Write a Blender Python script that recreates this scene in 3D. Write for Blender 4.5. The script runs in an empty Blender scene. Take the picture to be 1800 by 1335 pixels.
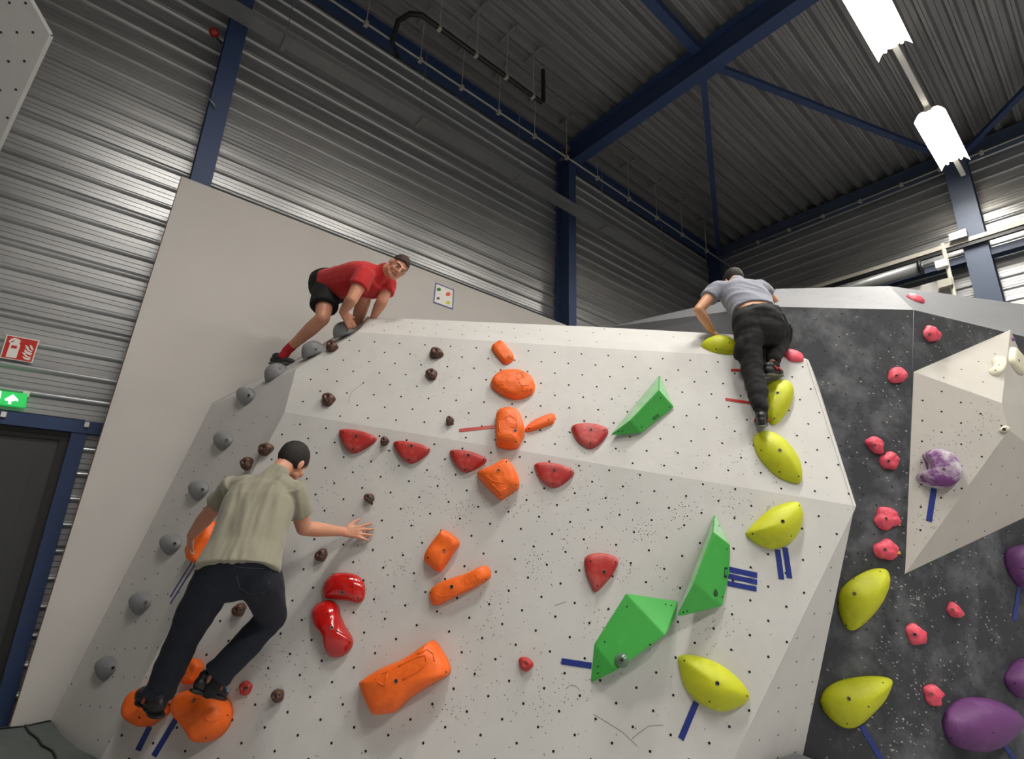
import bpy, bmesh, math, random
from mathutils import Vector, Matrix, noise
from mathutils.bvhtree import BVHTree

random.seed(7)
scene = bpy.context.scene
COL = scene.collection

# ---------------------------------------------------------------- camera
FPX, CX, CY = 910.0, 900.0, 667.5          # focal length and centre, 1800 x 1335 frame
CAMH = 1.4
CAM = Vector((0, 0, CAMH))
XC = Vector((1150, 313, 910)).normalized()            # world X (along the back wall) seen by the camera
ZC = Vector((100, -3017, 910))
ZC = (ZC - ZC.dot(XC) * XC).normalized()              # world up
YC = ZC.cross(XC)                                     # world Y (towards the back wall)


def c2w(v):
    return Vector((XC.dot(v), YC.dot(v), ZC.dot(v)))


cam_data = bpy.data.cameras.new('camera')
cam_data.sensor_width = 36
cam_data.sensor_fit = 'HORIZONTAL'
cam_data.lens = FPX / 1800 * 36
cam_data.clip_start = 0.05
cam_data.clip_end = 100
cam = bpy.data.objects.new('camera', cam_data)
COL.objects.link(cam)
_r, _d, _f = c2w(Vector((1, 0, 0))), c2w(Vector((0, 1, 0))), c2w(Vector((0, 0, 1)))
M = Matrix.Identity(4)
for i in range(3):
    M[i][0], M[i][1], M[i][2], M[i][3] = _r[i], -_d[i], -_f[i], CAM[i]
cam.matrix_world = M
scene.camera = cam

# ---------------------------------------------------------------- world, exposure
world = bpy.data.worlds.new('world')
scene.world = world
world.use_nodes = True
world.node_tree.nodes['Background'].inputs[0].default_value = (0.03, 0.032, 0.036, 1)
world.node_tree.nodes['Background'].inputs[1].default_value = 0.4
scene.view_settings.view_transform = 'Standard'
scene.view_settings.look = 'None'
scene.view_settings.gamma = 1
scene.view_settings.use_curve_mapping = False
scene.view_settings.exposure = 0.64
LAMP_W = 58.0                              # power of one twin-tube ceiling luminaire
LAMP_COL = (1.0, 0.98, 0.945)


# ---------------------------------------------------------------- geometry of view -> place
def ray(px, py):
    return c2w(Vector(((px - CX) / FPX, (py - CY) / FPX, 1)))


def P(px, py, z):
    return CAM + ray(px, py) * z


class Pl:
    """a plane in the place, n pointing to the room"""
    def __init__(self, p, n):
        self.p = p
        self.n = n.normalized()
        if self.n.dot(CAM - p) < 0:
            self.n = -self.n

    def at(self, px, py, off=0.0):
        d = ray(px, py)
        t = (self.p + self.n * off - CAM).dot(self.n) / d.dot(self.n)
        return CAM + d * t

    def depth(self, px, py):
        d = ray(px, py)
        return (self.p - CAM).dot(self.n) / d.dot(self.n)

    @staticmethod
    def of(a, b, c):
        return Pl(a, (b - a).cross(c - a))

    @staticmethod
    def inv(a, b, x0, y0, i0):
        q = [P(x, y, 1 / (i0 + a * (x - x0) + b * (y - y0))) for x, y in ((x0, y0), (x0 + 200, y0), (x0, y0 - 200))]
        return Pl.of(*q)


def lin(c):
    return tuple(((v / 255) / 12.92 if v / 255 <= 0.04045 else ((v / 255 + 0.055) / 1.055) ** 2.4) for v in c)


# ---------------------------------------------------------------- materials
MATS = {}


def mat(name, col, rough=0.6, metal=0.0, var=0.0, vscale=6.0, bump=0.0, bscale=60.0, col2=None, c2lo=0.55, c2hi=0.75,
        c2scale=3.0, spec=0.5, emit=0.0, coat=0.0, stretch=None, detail=6.0, sheen=0.0, sss=0.0, bdist=0.01, trans=0.0, world=False):
    if name in MATS:
        return MATS[name]
    m = bpy.data.materials.new(name)
    m.use_nodes = True
    nt = m.node_tree
    b = nt.nodes['Principled BSDF']
    c = lin(col) + (1,)
    b.inputs['Base Color'].default_value = c
    b.inputs['Roughness'].default_value = rough
    b.inputs['Metallic'].default_value = metal
    b.inputs['Specular IOR Level'].default_value = spec
    b.inputs['Coat Weight'].default_value = coat
    b.inputs['Coat Roughness'].default_value = 0.12
    if sheen:
        b.inputs['Sheen Weight'].default_value = sheen
    if sss:
        b.inputs['Subsurface Weight'].default_value = sss
        b.inputs['Subsurface Radius'].default_value = (0.012, 0.005, 0.003)
        b.inputs['Subsurface Scale'].default_value = 1.0
    if emit:
        b.inputs['Emission Color'].default_value = c
        b.inputs['Emission Strength'].default_value = emit
    if trans:
        b.inputs['Transmission Weight'].default_value = trans
    tc = nt.nodes.new('ShaderNodeTexCoord')
    vec = tc.outputs['Object']
    if world:
        vec = nt.nodes.new('ShaderNodeNewGeometry').outputs['Position']
    if stretch:
        mp = nt.nodes.new('ShaderNodeMapping')
        mp.inputs['Scale'].default_value = stretch
        nt.links.new(vec, mp.inputs['Vector'])
        vec = mp.outputs['Vector']
    out = None
    if var or col2:
        n1 = nt.nodes.new('ShaderNodeTexNoise')
        n1.inputs['Scale'].default_value = vscale
        n1.inputs['Detail'].default_value = detail
        n1.inputs['Roughness'].default_value = 0.65
        nt.links.new(vec, n1.inputs['Vector'])
        mr = nt.nodes.new('ShaderNodeMapRange')
        mr.inputs['From Min'].default_value = 0.25
        mr.inputs['From Max'].default_value = 0.75
        mr.inputs['To Min'].default_value = 1 - var
        mr.inputs['To Max'].default_value = 1 + var
        nt.links.new(n1.outputs['Fac'], mr.inputs['Value'])
        mx = nt.nodes.new('ShaderNodeMix')
        mx.data_type = 'RGBA'
        mx.blend_type = 'MULTIPLY'
        mx.inputs[0].default_value = 1
        mx.inputs[6].default_value = c
        nt.links.new(mr.outputs['Result'], mx.inputs[7])
        out = mx.outputs[2]
        if col2:
            n2 = nt.nodes.new('ShaderNodeTexNoise')
            n2.inputs['Scale'].default_value = c2scale
            n2.inputs['Detail'].default_value = 8
            n2.inputs['Roughness'].default_value = 0.7
            nt.links.new(vec, n2.inputs['Vector'])
            r2 = nt.nodes.new('ShaderNodeMapRange')
            r2.inputs['From Min'].default_value = c2lo
            r2.inputs['From Max'].default_value = c2hi
            nt.links.new(n2.outputs['Fac'], r2.inputs['Value'])
            m2 = nt.nodes.new('ShaderNodeMix')
            m2.data_type = 'RGBA'
            nt.links.new(r2.outputs['Result'], m2.inputs[0])
            nt.links.new(out, m2.inputs[6])
            m2.inputs[7].default_value = lin(col2) + (1,)
            out = m2.outputs[2]
        nt.links.new(out, b.inputs['Base Color'])
    if bump:
        n3 = nt.nodes.new('ShaderNodeTexNoise')
        n3.inputs['Scale'].default_value = bscale
        n3.inputs['Detail'].default_value = 4
        nt.links.new(vec, n3.inputs['Vector'])
        bp = nt.nodes.new('ShaderNodeBump')
        bp.inputs['Strength'].default_value = bump
        bp.inputs['Distance'].default_value = bdist
        nt.links.new(n3.outputs['Fac'], bp.inputs['Height'])
        nt.links.new(bp.outputs['Normal'], b.inputs['Normal'])
    MATS[name] = m
    return m


M_PLY = mat('painted_plywood_warm_white', (203, 201, 197), 0.62, var=0.05, vscale=1.6, bump=0.06, bscale=220, col2=(188, 185, 180), c2lo=0.5, c2hi=0.85, c2scale=1.1, spec=0.35)
M_PANEL = mat('smooth_white_panel', (194, 190, 185), 0.6, var=0.03, vscale=1.2, bump=0.04, bscale=200, spec=0.35)
M_VOL = mat('painted_plywood_volume', (188, 184, 176), 0.65, var=0.06, vscale=3, bump=0.12, bscale=260, spec=0.3)
M_DARK = mat('painted_plywood_dark_grey', (56, 58, 62), 0.6, var=0.18, vscale=3.2, bump=0.06, bscale=220, col2=(136, 138, 142), c2lo=0.47, c2hi=0.92, c2scale=2.6, spec=0.35)
M_MIDG = mat('painted_plywood_light_grey', (112, 113, 116), 0.6, var=0.06, vscale=2.5, col2=(104, 105, 108), c2lo=0.5, c2hi=0.8, c2scale=4, stretch=(1, 1, 3), spec=0.35)
M_EDGE = mat('plywood_edge_brown', (96, 70, 56), 0.8, var=0.2, vscale=30)
M_BLACK = mat('black_hole', (22, 21, 20), 0.9)
M_SPECK = mat('old_screw_hole', (96, 88, 80), 0.9)
M_CHIP = mat('chipped_pale_wood', (168, 165, 158), 0.8)
M_STEEL = mat('galvanised_cladding', (176, 177, 178), 0.34, metal=0.66, var=0.28, vscale=1.6, stretch=(0.25, 0.25, 4), bump=0.03, bscale=12, world=True)
M_DECK = mat('galvanised_roof_deck', (150, 149, 149), 0.45, metal=0.5, var=0.2, vscale=2, stretch=(0.3, 3, 3), world=True)
M_BLUE = mat('blue_steel_paint', (50, 68, 106), 0.5, var=0.06, vscale=3, spec=0.4)
M_NAVY = mat('blue_grey_steel_paint', (70, 82, 104), 0.55, var=0.06, vscale=3)
M_GALV = mat('galvanised_tray', (150, 152, 152), 0.45, metal=0.6, var=0.06, vscale=8)
M_PIPE = mat('pale_pipe', (176, 172, 160), 0.5)
M_RODM = mat('thin_steel_rod', (150, 150, 146), 0.4, metal=0.5)
M_BLKP = mat('black_plastic', (24, 25, 28), 0.45)
M_WHITE = mat('white_enamel', (232, 230, 222), 0.4)
M_MAT = mat('grey_green_mat', (84, 92, 88), 0.8, var=0.12, vscale=14, bump=0.25, bscale=120)
M_FLOOR = mat('grey_mat_floor', (168, 169, 170), 0.8, var=0.08, vscale=2)
M_DOOR = mat('dark_grey_door', (56, 57, 58), 0.5, var=0.05, vscale=4)
M_DOORF = mat('darker_door_frame', (34, 34, 35), 0.5)


# ---------------------------------------------------------------- object helpers
def tag(o, label=None, cat=None, group=None, kind=None):
    if label:
        o['label'] = label
    if cat:
        o['category'] = cat
    if group:
        o['group'] = group
    if kind:
        o['kind'] = kind
    return o


def link(name, me, m=None, parent=None):
    o = bpy.data.objects.new(name, me)
    COL.objects.link(o)
    if m is not None and me is not None:
        me.materials.clear()
        me.materials.append(m)
    if parent is not None:
        bpy.context.view_layer.update() if False else None
        o.parent = parent
        o.matrix_parent_inverse = parent.matrix_basis.inverted()
    return o


def empty(name, loc=(0, 0, 0)):
    o = bpy.data.objects.new(name, None)
    o.empty_display_size = 0.1
    COL.objects.link(o)
    o.location = loc
    return o


def mesh(name, v, f, smooth=False):
    me = bpy.data.meshes.new(name)
    me.from_pydata([tuple(q) for q in v], [], f)
    me.validate()
    if smooth:
        for p in me.polygons:
            p.use_smooth = True
    me.update()
    return me


def bm_obj(name, bm, m, parent=None, smooth=False):
    bmesh.ops.recalc_face_normals(bm, faces=bm.faces)
    me = bpy.data.meshes.new(name)
    bm.to_mesh(me)
    bm.free()
    if smooth:
        for p in me.polygons:
            p.use_smooth = True
    return link(name, me, m, parent)


def add_box(bm, lo, hi, mtx=None):
    vs = []
    for z in (lo[2], hi[2]):
        for x, y in ((lo[0], lo[1]), (hi[0], lo[1]), (hi[0], hi[1]), (lo[0], hi[1])):
            q = Vector((x, y, z))
            vs.append(bm.verts.new(mtx @ q if mtx else q))
    for f in ((0, 3, 2, 1), (4, 5, 6, 7), (0, 1, 5, 4), (1, 2, 6, 5), (2, 3, 7, 6), (3, 0, 4, 7)):
        bm.faces.new([vs[i] for i in f])


def box(name, lo, hi, m, parent=None):
    bm = bmesh.new()
    add_box(bm, lo, hi)
    return bm_obj(name, bm, m, parent)


def frame_of(d, up=Vector((0, 0, 1))):
    d = d.normalized()
    if abs(d.dot(up)) > 0.97:
        up = Vector((0, 1, 0))
    s = d.cross(up).normalized()
    return s, s.cross(d).normalized()


def add_tube(bm, pts, r, n=8, cap=True):
    rings = []
    for i, q in enumerate(pts):
        d = (pts[min(i + 1, len(pts) - 1)] - pts[max(i - 1, 0)])
        s, u = frame_of(d)
        rr = r[i] if isinstance(r, (list, tuple)) else r
        rings.append([bm.verts.new(q + (s * math.cos(a) + u * math.sin(a)) * rr) for a in [2 * math.pi * k / n for k in range(n)]])
    for a, b in zip(rings, rings[1:]):
        for k in range(n):
            bm.faces.new((a[k], a[(k + 1) % n], b[(k + 1) % n], b[k]))
    if cap:
        bm.faces.new(rings[0][::-1])
        bm.faces.new(rings[-1])


def tube(name, pts, r, m, parent=None, n=8):
    bm = bmesh.new()
    add_tube(bm, [Vector(q) for q in pts], r, n)
    return bm_obj(name, bm, m, parent, smooth=n > 5)


def add_ibeam(bm, a, b, h, w, tf=0.018, tw=0.012, up=Vector((0, 0, 1))):
    """I section along a-b, web along 'up'"""
    d = (b - a)
    s, u = frame_of(d, up)
    prof = [(-w / 2, -h / 2), (w / 2, -h / 2), (w / 2, -h / 2 + tf), (tw / 2, -h / 2 + tf), (tw / 2, h / 2 - tf), (w / 2, h / 2 - tf), (w / 2, h / 2),
            (-w / 2, h / 2), (-w / 2, h / 2 - tf), (-tw / 2, h / 2 - tf), (-tw / 2, -h / 2 + tf), (-w / 2, -h / 2 + tf)]
    A = [bm.verts.new(a + s * x + u * y) for x, y in prof]
    B = [bm.verts.new(b + s * x + u * y) for x, y in prof]
    n = len(prof)
    for k in range(n):
        bm.faces.new((A[k], A[(k + 1) % n], B[(k + 1) % n], B[k]))
    for R in (A, B):
        bm.faces.new([R[i] for i in (0, 1, 2, 3, 10, 11)])
        bm.faces.new([R[i] for i in (3, 4, 9, 10)])
        bm.faces.new([R[i] for i in (4, 5, 6, 7, 8, 9)])


def slab(name, pts, m, parent=None, th=0.02, n=None, smooth=False):
    """flat polygon with real thickness, grown away from the viewer side"""
    pts = [Vector(q) for q in pts]
    if n is None:
        n = Vector((0, 0, 0))
        for i in range(len(pts)):
            n += pts[i].cross(pts[(i + 1) % len(pts)])
        n.normalize()
        if n.dot(CAM - pts[0]) < 0:
            n = -n
    bm = bmesh.new()
    F = [bm.verts.new(q) for q in pts]
    B = [bm.verts.new(q - n * th) for q in pts]
    bm.faces.new(F)
    bm.faces.new(B[::-1])
    k = len(pts)
    for i in range(k):
        bm.faces.new((F[i], B[i], B[(i + 1) % k], F[(i + 1) % k]))
    return bm_obj(name, bm, m, parent)


def decal(name, pxs, pl, m, parent=None, off=0.004, th=0.003):
    return slab(name, [pl.at(x, y, off) for x, y in pxs], m, parent, th, pl.n)


def inside(pt, poly):
    x, y = pt
    r = False
    j = len(poly) - 1
    for i in range(len(poly)):
        xi, yi = poly[i]
        xj, yj = poly[j]
        if (yi > y) != (yj > y) and x < (xj - xi) * (y - yi) / (yj - yi) + xi:
            r = not r
        j = i
    return r


def to_px(w):
    d = Vector(w) - CAM
    c = XC * d.x + YC * d.y + ZC * d.z
    return (CX + FPX * c.x / c.z, CY + FPX * c.y / c.z)

# ================================================================ the hall
YB, XE = 5.56, 10.62            # back wall line, end wall line
XW, YF = -7.2, -9.0             # walls behind and left of the camera
ROOF = 8.03
BAYS = [XW, -4.8, 0.33, 5.46, XE]

floor = box('floor', (XW - 0.1, YF - 0.1, -0.12), (XE + 0.2, YB + 0.2, 0.0), M_FLOOR)
tag(floor, kind='structure')


def sheet_mesh(name, L, prof):
    """profile (y out, z) swept along +X for L"""
    v = [(0, y, z) for y, z in prof] + [(L, y, z) for y, z in prof]
    n = len(prof)
    back = [(0, 0.05, prof[0][1]), (0, 0.05, prof[-1][1]), (L, 0.05, prof[0][1]), (L, 0.05, prof[-1][1])]
    f = [(i, i + 1, n + i + 1, n + i) for i in range(n - 1)]
    b0 = len(v)
    v += back
    f += [(b0, b0 + 1, b0 + 3, b0 + 2), (0, n, b0 + 2, b0), (n - 1, b0 + 1, b0 + 3, 2 * n - 1)]
    return mesh(name, v, f)


# wall sheets 0.6 m high: three wide flats parted by proud ribs, fine grooves in the flats
SH = 0.6
prof = []
for k in range(3):
    z0 = k * 0.2
    d = 0.012 if k == 0 else 0.0
    prof += [(0.0 + d, z0 + 0.001), (0.0, z0 + 0.012)]
    for g in (0.05, 0.092):
        prof += [(0.0, z0 + g), (0.006, z0 + g + 0.003), (0.0, z0 + g + 0.006)]
    prof += [(-0.027 * math.sin(math.pi * t / 9) ** 0.75, z0 + 0.14 + 0.057 * t / 9) for t in range(10)]
prof += [(0.012, 0.599)]

wall_back = empty('wall_back', (0, YB, 0))
tag(wall_back, kind='structure')
wall_right = empty('wall_right', (XE, 0, 0))
tag(wall_right, kind='structure')
for i in range(4):
    x0, x1 = BAYS[i], BAYS[i + 1]
    me = sheet_mesh('cladding_sheet', x1 - x0, prof)
    me.materials.append(M_STEEL)
    for k in range(14):
        if i == 1 and k < 4:
            continue            # the door bay is clad in shorter lengths below
        o = link('cladding_sheet', me, None, wall_back)
        o.location = (x0, YB, k * SH)
# shorter sheets around the door opening
DX0, DX1 = -1.32, -0.04
me1 = sheet_mesh('cladding_sheet', BAYS[2] - DX1, prof)
me0 = sheet_mesh('cladding_sheet', DX0 - BAYS[1], prof)
for me, x0 in ((me1, DX1), (me0, BAYS[1])):
    me.materials.append(M_STEEL)
    for k in range(4):
        o = link('cladding_sheet', me, None, wall_back)
        o.location = (x0, YB, k * SH)
me2 = sheet_mesh('cladding_sheet', DX1 - DX0, [q for q in prof if q[1] <= 0.2] + [(0.012, 0.2)])
me2.materials.append(M_STEEL)
o = link('cladding_sheet', me2, None, wall_back)
o.location = (DX0, YB, 2.2)
YCOLS = [YB, 0.95, -3.6, YF]
for i in range(3):
    y0, y1 = YCOLS[i], YCOLS[i + 1]
    me = sheet_mesh('cladding_sheet', y0 - y1, prof)
    me.materials.append(M_STEEL)
    for k in range(14):
        o = link('cladding_sheet', me, None, wall_right)
        o.matrix_basis = Matrix.Translation((XE, y0, k * SH)) @ Matrix.Rotation(-math.pi / 2, 4, 'Z')
tag(box('wall_left', (XW - 0.1, YF, 0), (XW, YB, 8.3), M_PANEL), kind='structure')
tag(box('wall_front', (XW, YF - 0.1, 0), (XE, YF, 8.3), M_PANEL), kind='structure')

# roof deck: trapezoid ribs along X, sheets one metre wide
ceiling = empty('ceiling', (0, 0, ROOF))
tag(ceiling, kind='structure')
dp = []
for k in range(4):
    y = k * 0.25
    dp += [(y, 0.1), (y + 0.055, 0.1), (y + 0.06, 0.09), (y + 0.065, 0.1), (y + 0.12, 0.1), (y + 0.15, 0.0), (y + 0.18, 0.0), (y + 0.185, 0.008), (y + 0.19, 0.0), (y + 0.22, 0.0)]
dp += [(1.0, 0.1)]
for i in range(4):
    L = BAYS[i + 1] - BAYS[i]
    v = [(0, y, z) for y, z in dp] + [(L, y, z) for y, z in dp] + [(0, 0, 0.13), (0, 1, 0.13), (L, 0, 0.13), (L, 1, 0.13)]
    n = len(dp)
    f = [(j, n + j, n + j + 1, j + 1) for j in range(n - 1)] + [(2 * n, 2 * n + 1, 2 * n + 3, 2 * n + 2)]
    me = mesh('deck_sheet', v, f)
    me.materials.append(M_DECK)
    for k in range(15):
        o = link('deck_sheet', me, None, ceiling)
        o.location = (BAYS[i], YB + 0.1 - (k + 1) * 1.0, ROOF)


# ---------------------------------------------------------------- steel frame
def ibeam(name, a, b, h, w, label, cat='beam', m=M_BLUE, group=None, up=Vector((0, 0, 1)), extra=None):
    bm = bmesh.new()
    add_ibeam(bm, Vector(a), Vector(b), h, w, up=up)
    if extra:
        extra(bm)
    return tag(bm_obj(name, bm, m), label, cat, group)


for x, lab in ((0.33, 'blue steel column rising behind the white panel beside the fire sign'),
               (5.46, 'blue steel column in the middle of the back wall above the climbing wall')):
    ibeam('steel_column', (x, YB - 0.2, 0), (x, YB - 0.2, 7.8), 0.30, 0.17, lab, 'column', up=Vector((0, 1, 0)))
ibeam('steel_column', (XE - 0.17, YB - 0.2, 0), (XE - 0.17, YB - 0.2, 7.8), 0.26, 0.17, 'dark blue steel column in the far corner of the hall', 'column', up=Vector((0, 1, 0)))
ibeam('steel_column', (XE - 0.2, 0.95, 0), (XE - 0.2, 0.95, 7.8), 0.30, 0.30, 'blue grey steel column on the end wall at the right', 'column', M_NAVY, up=Vector((1, 0, 0)))
for i in (1, 2, 3):
    x0, x1 = BAYS[i], BAYS[i + 1]
    lab = ['blue eave beam along the top of the back wall beyond the left edge', 'long blue eave beam along the back wall above the cable tray',
           'blue eave beam along the back wall from the middle column to the far corner'][i - 1]
    ibeam('eave_beam', (x0 + 0.1, YB - 0.16, 7.88), (x1 - 0.1, YB - 0.16, 7.88), 0.22, 0.16, lab)
ibeam('eave_beam', (XE - 0.16, YB - 0.3, 7.86), (XE - 0.16, -3.6, 7.86), 0.24, 0.16, 'dark blue eave beam along the top of the end wall', m=M_NAVY)
ibeam('roof_beam', (5.46, YB - 0.3, 7.79), (5.46, YF, 7.79), 0.44, 0.2, 'deep blue roof beam crossing the ceiling from the middle column')
ibeam('roof_beam', (0.33, YB - 0.3, 7.79), (0.33, YF, 7.79), 0.44, 0.2, 'deep blue roof beam crossing overhead from the left column')
ibeam('roof_strut', (0.45, 2.75, 7.93), (5.36, 2.75, 7.93), 0.12, 0.12, 'blue roof strut meeting the deep roof beam from the left')


def brace(a, b, lab):
    bm = bmesh.new()
    A, B = Vector(a), Vector(b)
    s, u = frame_of(B - A)
    vs = []
    for q in (A, B):
        vs.append([bm.verts.new(q + s * x + u * y) for x, y in ((-.045, -.03), (.045, -.03), (.045, .03), (-.045, .03))])
    for k in range(4):
        bm.faces.new((vs[0][k], vs[0][(k + 1) % 4], vs[1][(k + 1) % 4], vs[1][k]))
    bm.faces.new(vs[0][::-1])
    bm.faces.new(vs[1])
    return tag(bm_obj('roof_brace', bm, M_BLUE), lab, 'brace', 'diagonal roof braces')


brace((5.58, 2.8, 7.8), (10.3, 5.2, 7.8), 'blue diagonal roof brace running to the far corner')
brace((5.58, 2.7, 7.8), (10.3, 1.0, 7.8), 'blue diagonal roof brace running towards the lower ceiling light')
brace((10.3, 0.8, 7.8), (5.6, -3.4, 7.8), 'dark roof brace at the right edge behind the ceiling lights')
# gusset plate where braces meet the beam
tag(box('gusset_plate', (5.56, 2.55, 7.74), (5.75, 2.95, 7.76), M_BLUE), 'blue gusset plate joining the two braces to the roof beam', 'plate')

# ---------------------------------------------------------------- cable tray, pipes, hangers
ct = empty('cable_tray', (0, 4.98, 6.45))
tag(ct, 'long galvanised cable tray hanging along the back wall', 'cable tray')
bm = bmesh.new()
add_box(bm, (-4.5, 4.88, 6.42), (10.4, 5.06, 6.428))
add_box(bm, (-4.5, 4.88, 6.428), (10.4, 4.886, 6.485))
add_box(bm, (-4.5, 5.054, 6.428), (10.4, 5.06, 6.485))
bm_obj('tray', bm, M_GALV, ct)
for x in (-0.9, 0.75, 2.42, 4.05, 5.95, 7.7, 9.3):
    bm = bmesh.new()
    add_tube(bm, [Vector((x, 4.97, 6.40)), Vector((x, 4.97, 8.05))], 0.0045, 5)
    add_box(bm, (x - 0.02, 4.86, 6.395), (x + 0.02, 5.08, 6.42))
    bm_obj('hanger', bm, M_RODM, ct)


def hung_pipe(name, y, x0, x1, z, r, m, label, xs, top=ROOF + 0.02, end=None):
    t = empty(name, (x0, y, z))
    tag(t, label, 'pipe')
    pts = [Vector((x0, y, z)), Vector((x1, y, z))]
    if end:
        pts = end(pts)
    tube('pipe', pts, r, m, t)
    for x in xs:
        bm = bmesh.new()
        add_tube(bm, [Vector((x, y, z)), Vector((x, y, top - 0.02))], 0.006, 5)
        add_box(bm, (x - 0.022, y - 0.03, z - 0.035), (x + 0.022, y + 0.03, z + 0.02))
        bm_obj('hanger', bm, M_PIPE, t)
        box('hanger_bar', (x - 0.02, y - 0.17, top - 0.03), (x + 0.02, y + 0.17, top - 0.005), M_GALV, t)
    return t


hung_pipe('water_pipe', 4.9, -4.5, 10.3, 7.28, 0.014, M_PIPE, 'thin pale pipe clipped along the eave of the back wall',
          [0.75, 1.55, 2.3, 2.95, 3.6, 4.3, 5.0, 5.75, 6.6, 7.45, 8.3, 9.2])


def hook(pts):
    a, b = pts
    return [a + Vector((0.12, 0.62, -0.1)), a + Vector((-0.02, 0.5, -0.05)), a + Vector((-0.06, 0.28, 0.04)), a + Vector((0, 0.1, 0.03)), a + Vector((0.1, 0, 0)), b, b + Vector((0.03, 0, 0.05)), b + Vector((0.03, 0.02, 0.62))]


hung_pipe('cable_conduit', 4.36, 1.9, 3.95, 7.28, 0.032, M_BLKP, 'black cable conduit hanging under the roof with a hooked end', [2.25, 2.8, 3.3, 3.78], end=hook)
hung_pipe('water_pipe', 4.36, -4.5, 1.5, 7.28, 0.014, M_PIPE, 'thin pale pipe hanging under the roof at the top of the picture', [0.95, 1.4])
t = empty('water_pipe', (10.3, 0, 7.66))
tag(t, 'thin pale pipe clipped along the eave of the end wall', 'pipe')
tube('pipe', [Vector((10.3, 4.9, 7.68)), Vector((10.3, -3.5, 7.68))], 0.012, M_PIPE, t)
for y in (4.3, 3.65, 3.0, 2.35, 1.7, 1.15, 0.6, 0.05, -0.5, -1.1):
    box('clip', (10.27, y - 0.025, 7.64), (10.33, y + 0.025, 7.7), M_PIPE, t)

# right end wall: rails, beam, conduit
t = empty('wall_rail', (10.1, 0, 6.0))
tag(t, 'pale horizontal rail crossing the column on the end wall', 'rail')
pr = Pl(Vector((10.25, 0, 0)), Vector((-1, 0, 0)))
a, b = pr.at(1480, 505), pr.at(1840, 366)
zr = (a.z + b.z) / 2
box('rail', (10.18, -2.2, zr - 0.035), (10.25, 4.4, zr + 0.035), M_PIPE, t)
box('rail_channel', (10.2, -2.2, zr - 0.1), (10.25, 4.4, zr - 0.036), M_BLKP, t)
q = pr.at(1683, 402)
bm = bmesh.new()
add_box(bm, (10.1, q.y - 0.11, zr + 0.03), (10.26, q.y + 0.11, zr + 0.16))
bm_obj('bracket_box', bm, M_GALV, t)
q = Pl(Vector((10.4, 0, 0)), Vector((-1, 0, 0))).at(1790, 430)
ibeam('wall_girt', (10.44, 4.9, q.z), (10.44, -3.6, q.z), 0.18, 0.12, 'dark blue grey girt along the end wall below the pale rail', m=M_NAVY, up=Vector((1, 0, 0)))
q = pr.at(1600, 480)
t = tag(empty('duct', (10.1, q.y, q.z)), 'grey duct pipe running along the end wall above the grey wall', 'duct')
tube('duct_pipe', [Vector((10.15, 4.6, q.z)), Vector((10.15, q.y - 0.15, q.z))], 0.1, M_GALV, t, 12)
tube('duct_collar', [Vector((10.15, q.y - 0.15, q.z)), Vector((10.15, q.y - 0.19, q.z))], 0.12, M_BLKP, t, 12)
a = pr.at(1660, 440)
b = pr.at(1674, 520)
t = tag(empty('conduit', (10.2, a.y, a.z)), 'pale upright conduit with boxes on the end wall left of the column', 'conduit')
tube('conduit_pipe', [Vector((10.2, a.y, a.z + 0.1)), Vector((10.2, a.y, 3.2))], 0.03, M_PIPE, t)
box('junction_box', (10.12, a.y - 0.02, a.z - 0.33), (10.24, a.y + 0.14, a.z - 0.2), M_WHITE, t)
box('junction_box', (10.12, a.y - 0.02, a.z - 0.68), (10.24, a.y + 0.16, a.z - 0.55), M_PIPE, t)
a = pr.at(1590, 512)
b = pr.at(1672, 480)
tag(box('white_board', (10.3, b.y, 0.0), (10.33, 4.0, b.z - 0.05), M_PANEL), 'plain cream board on the end wall above the grey wall top', 'board')


# ---------------------------------------------------------------- ceiling luminaires on a trunking rail
M_LAMP = mat('lit_tube', (255, 246, 230), 0.4, emit=40.0)


LY = 0.87


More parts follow.
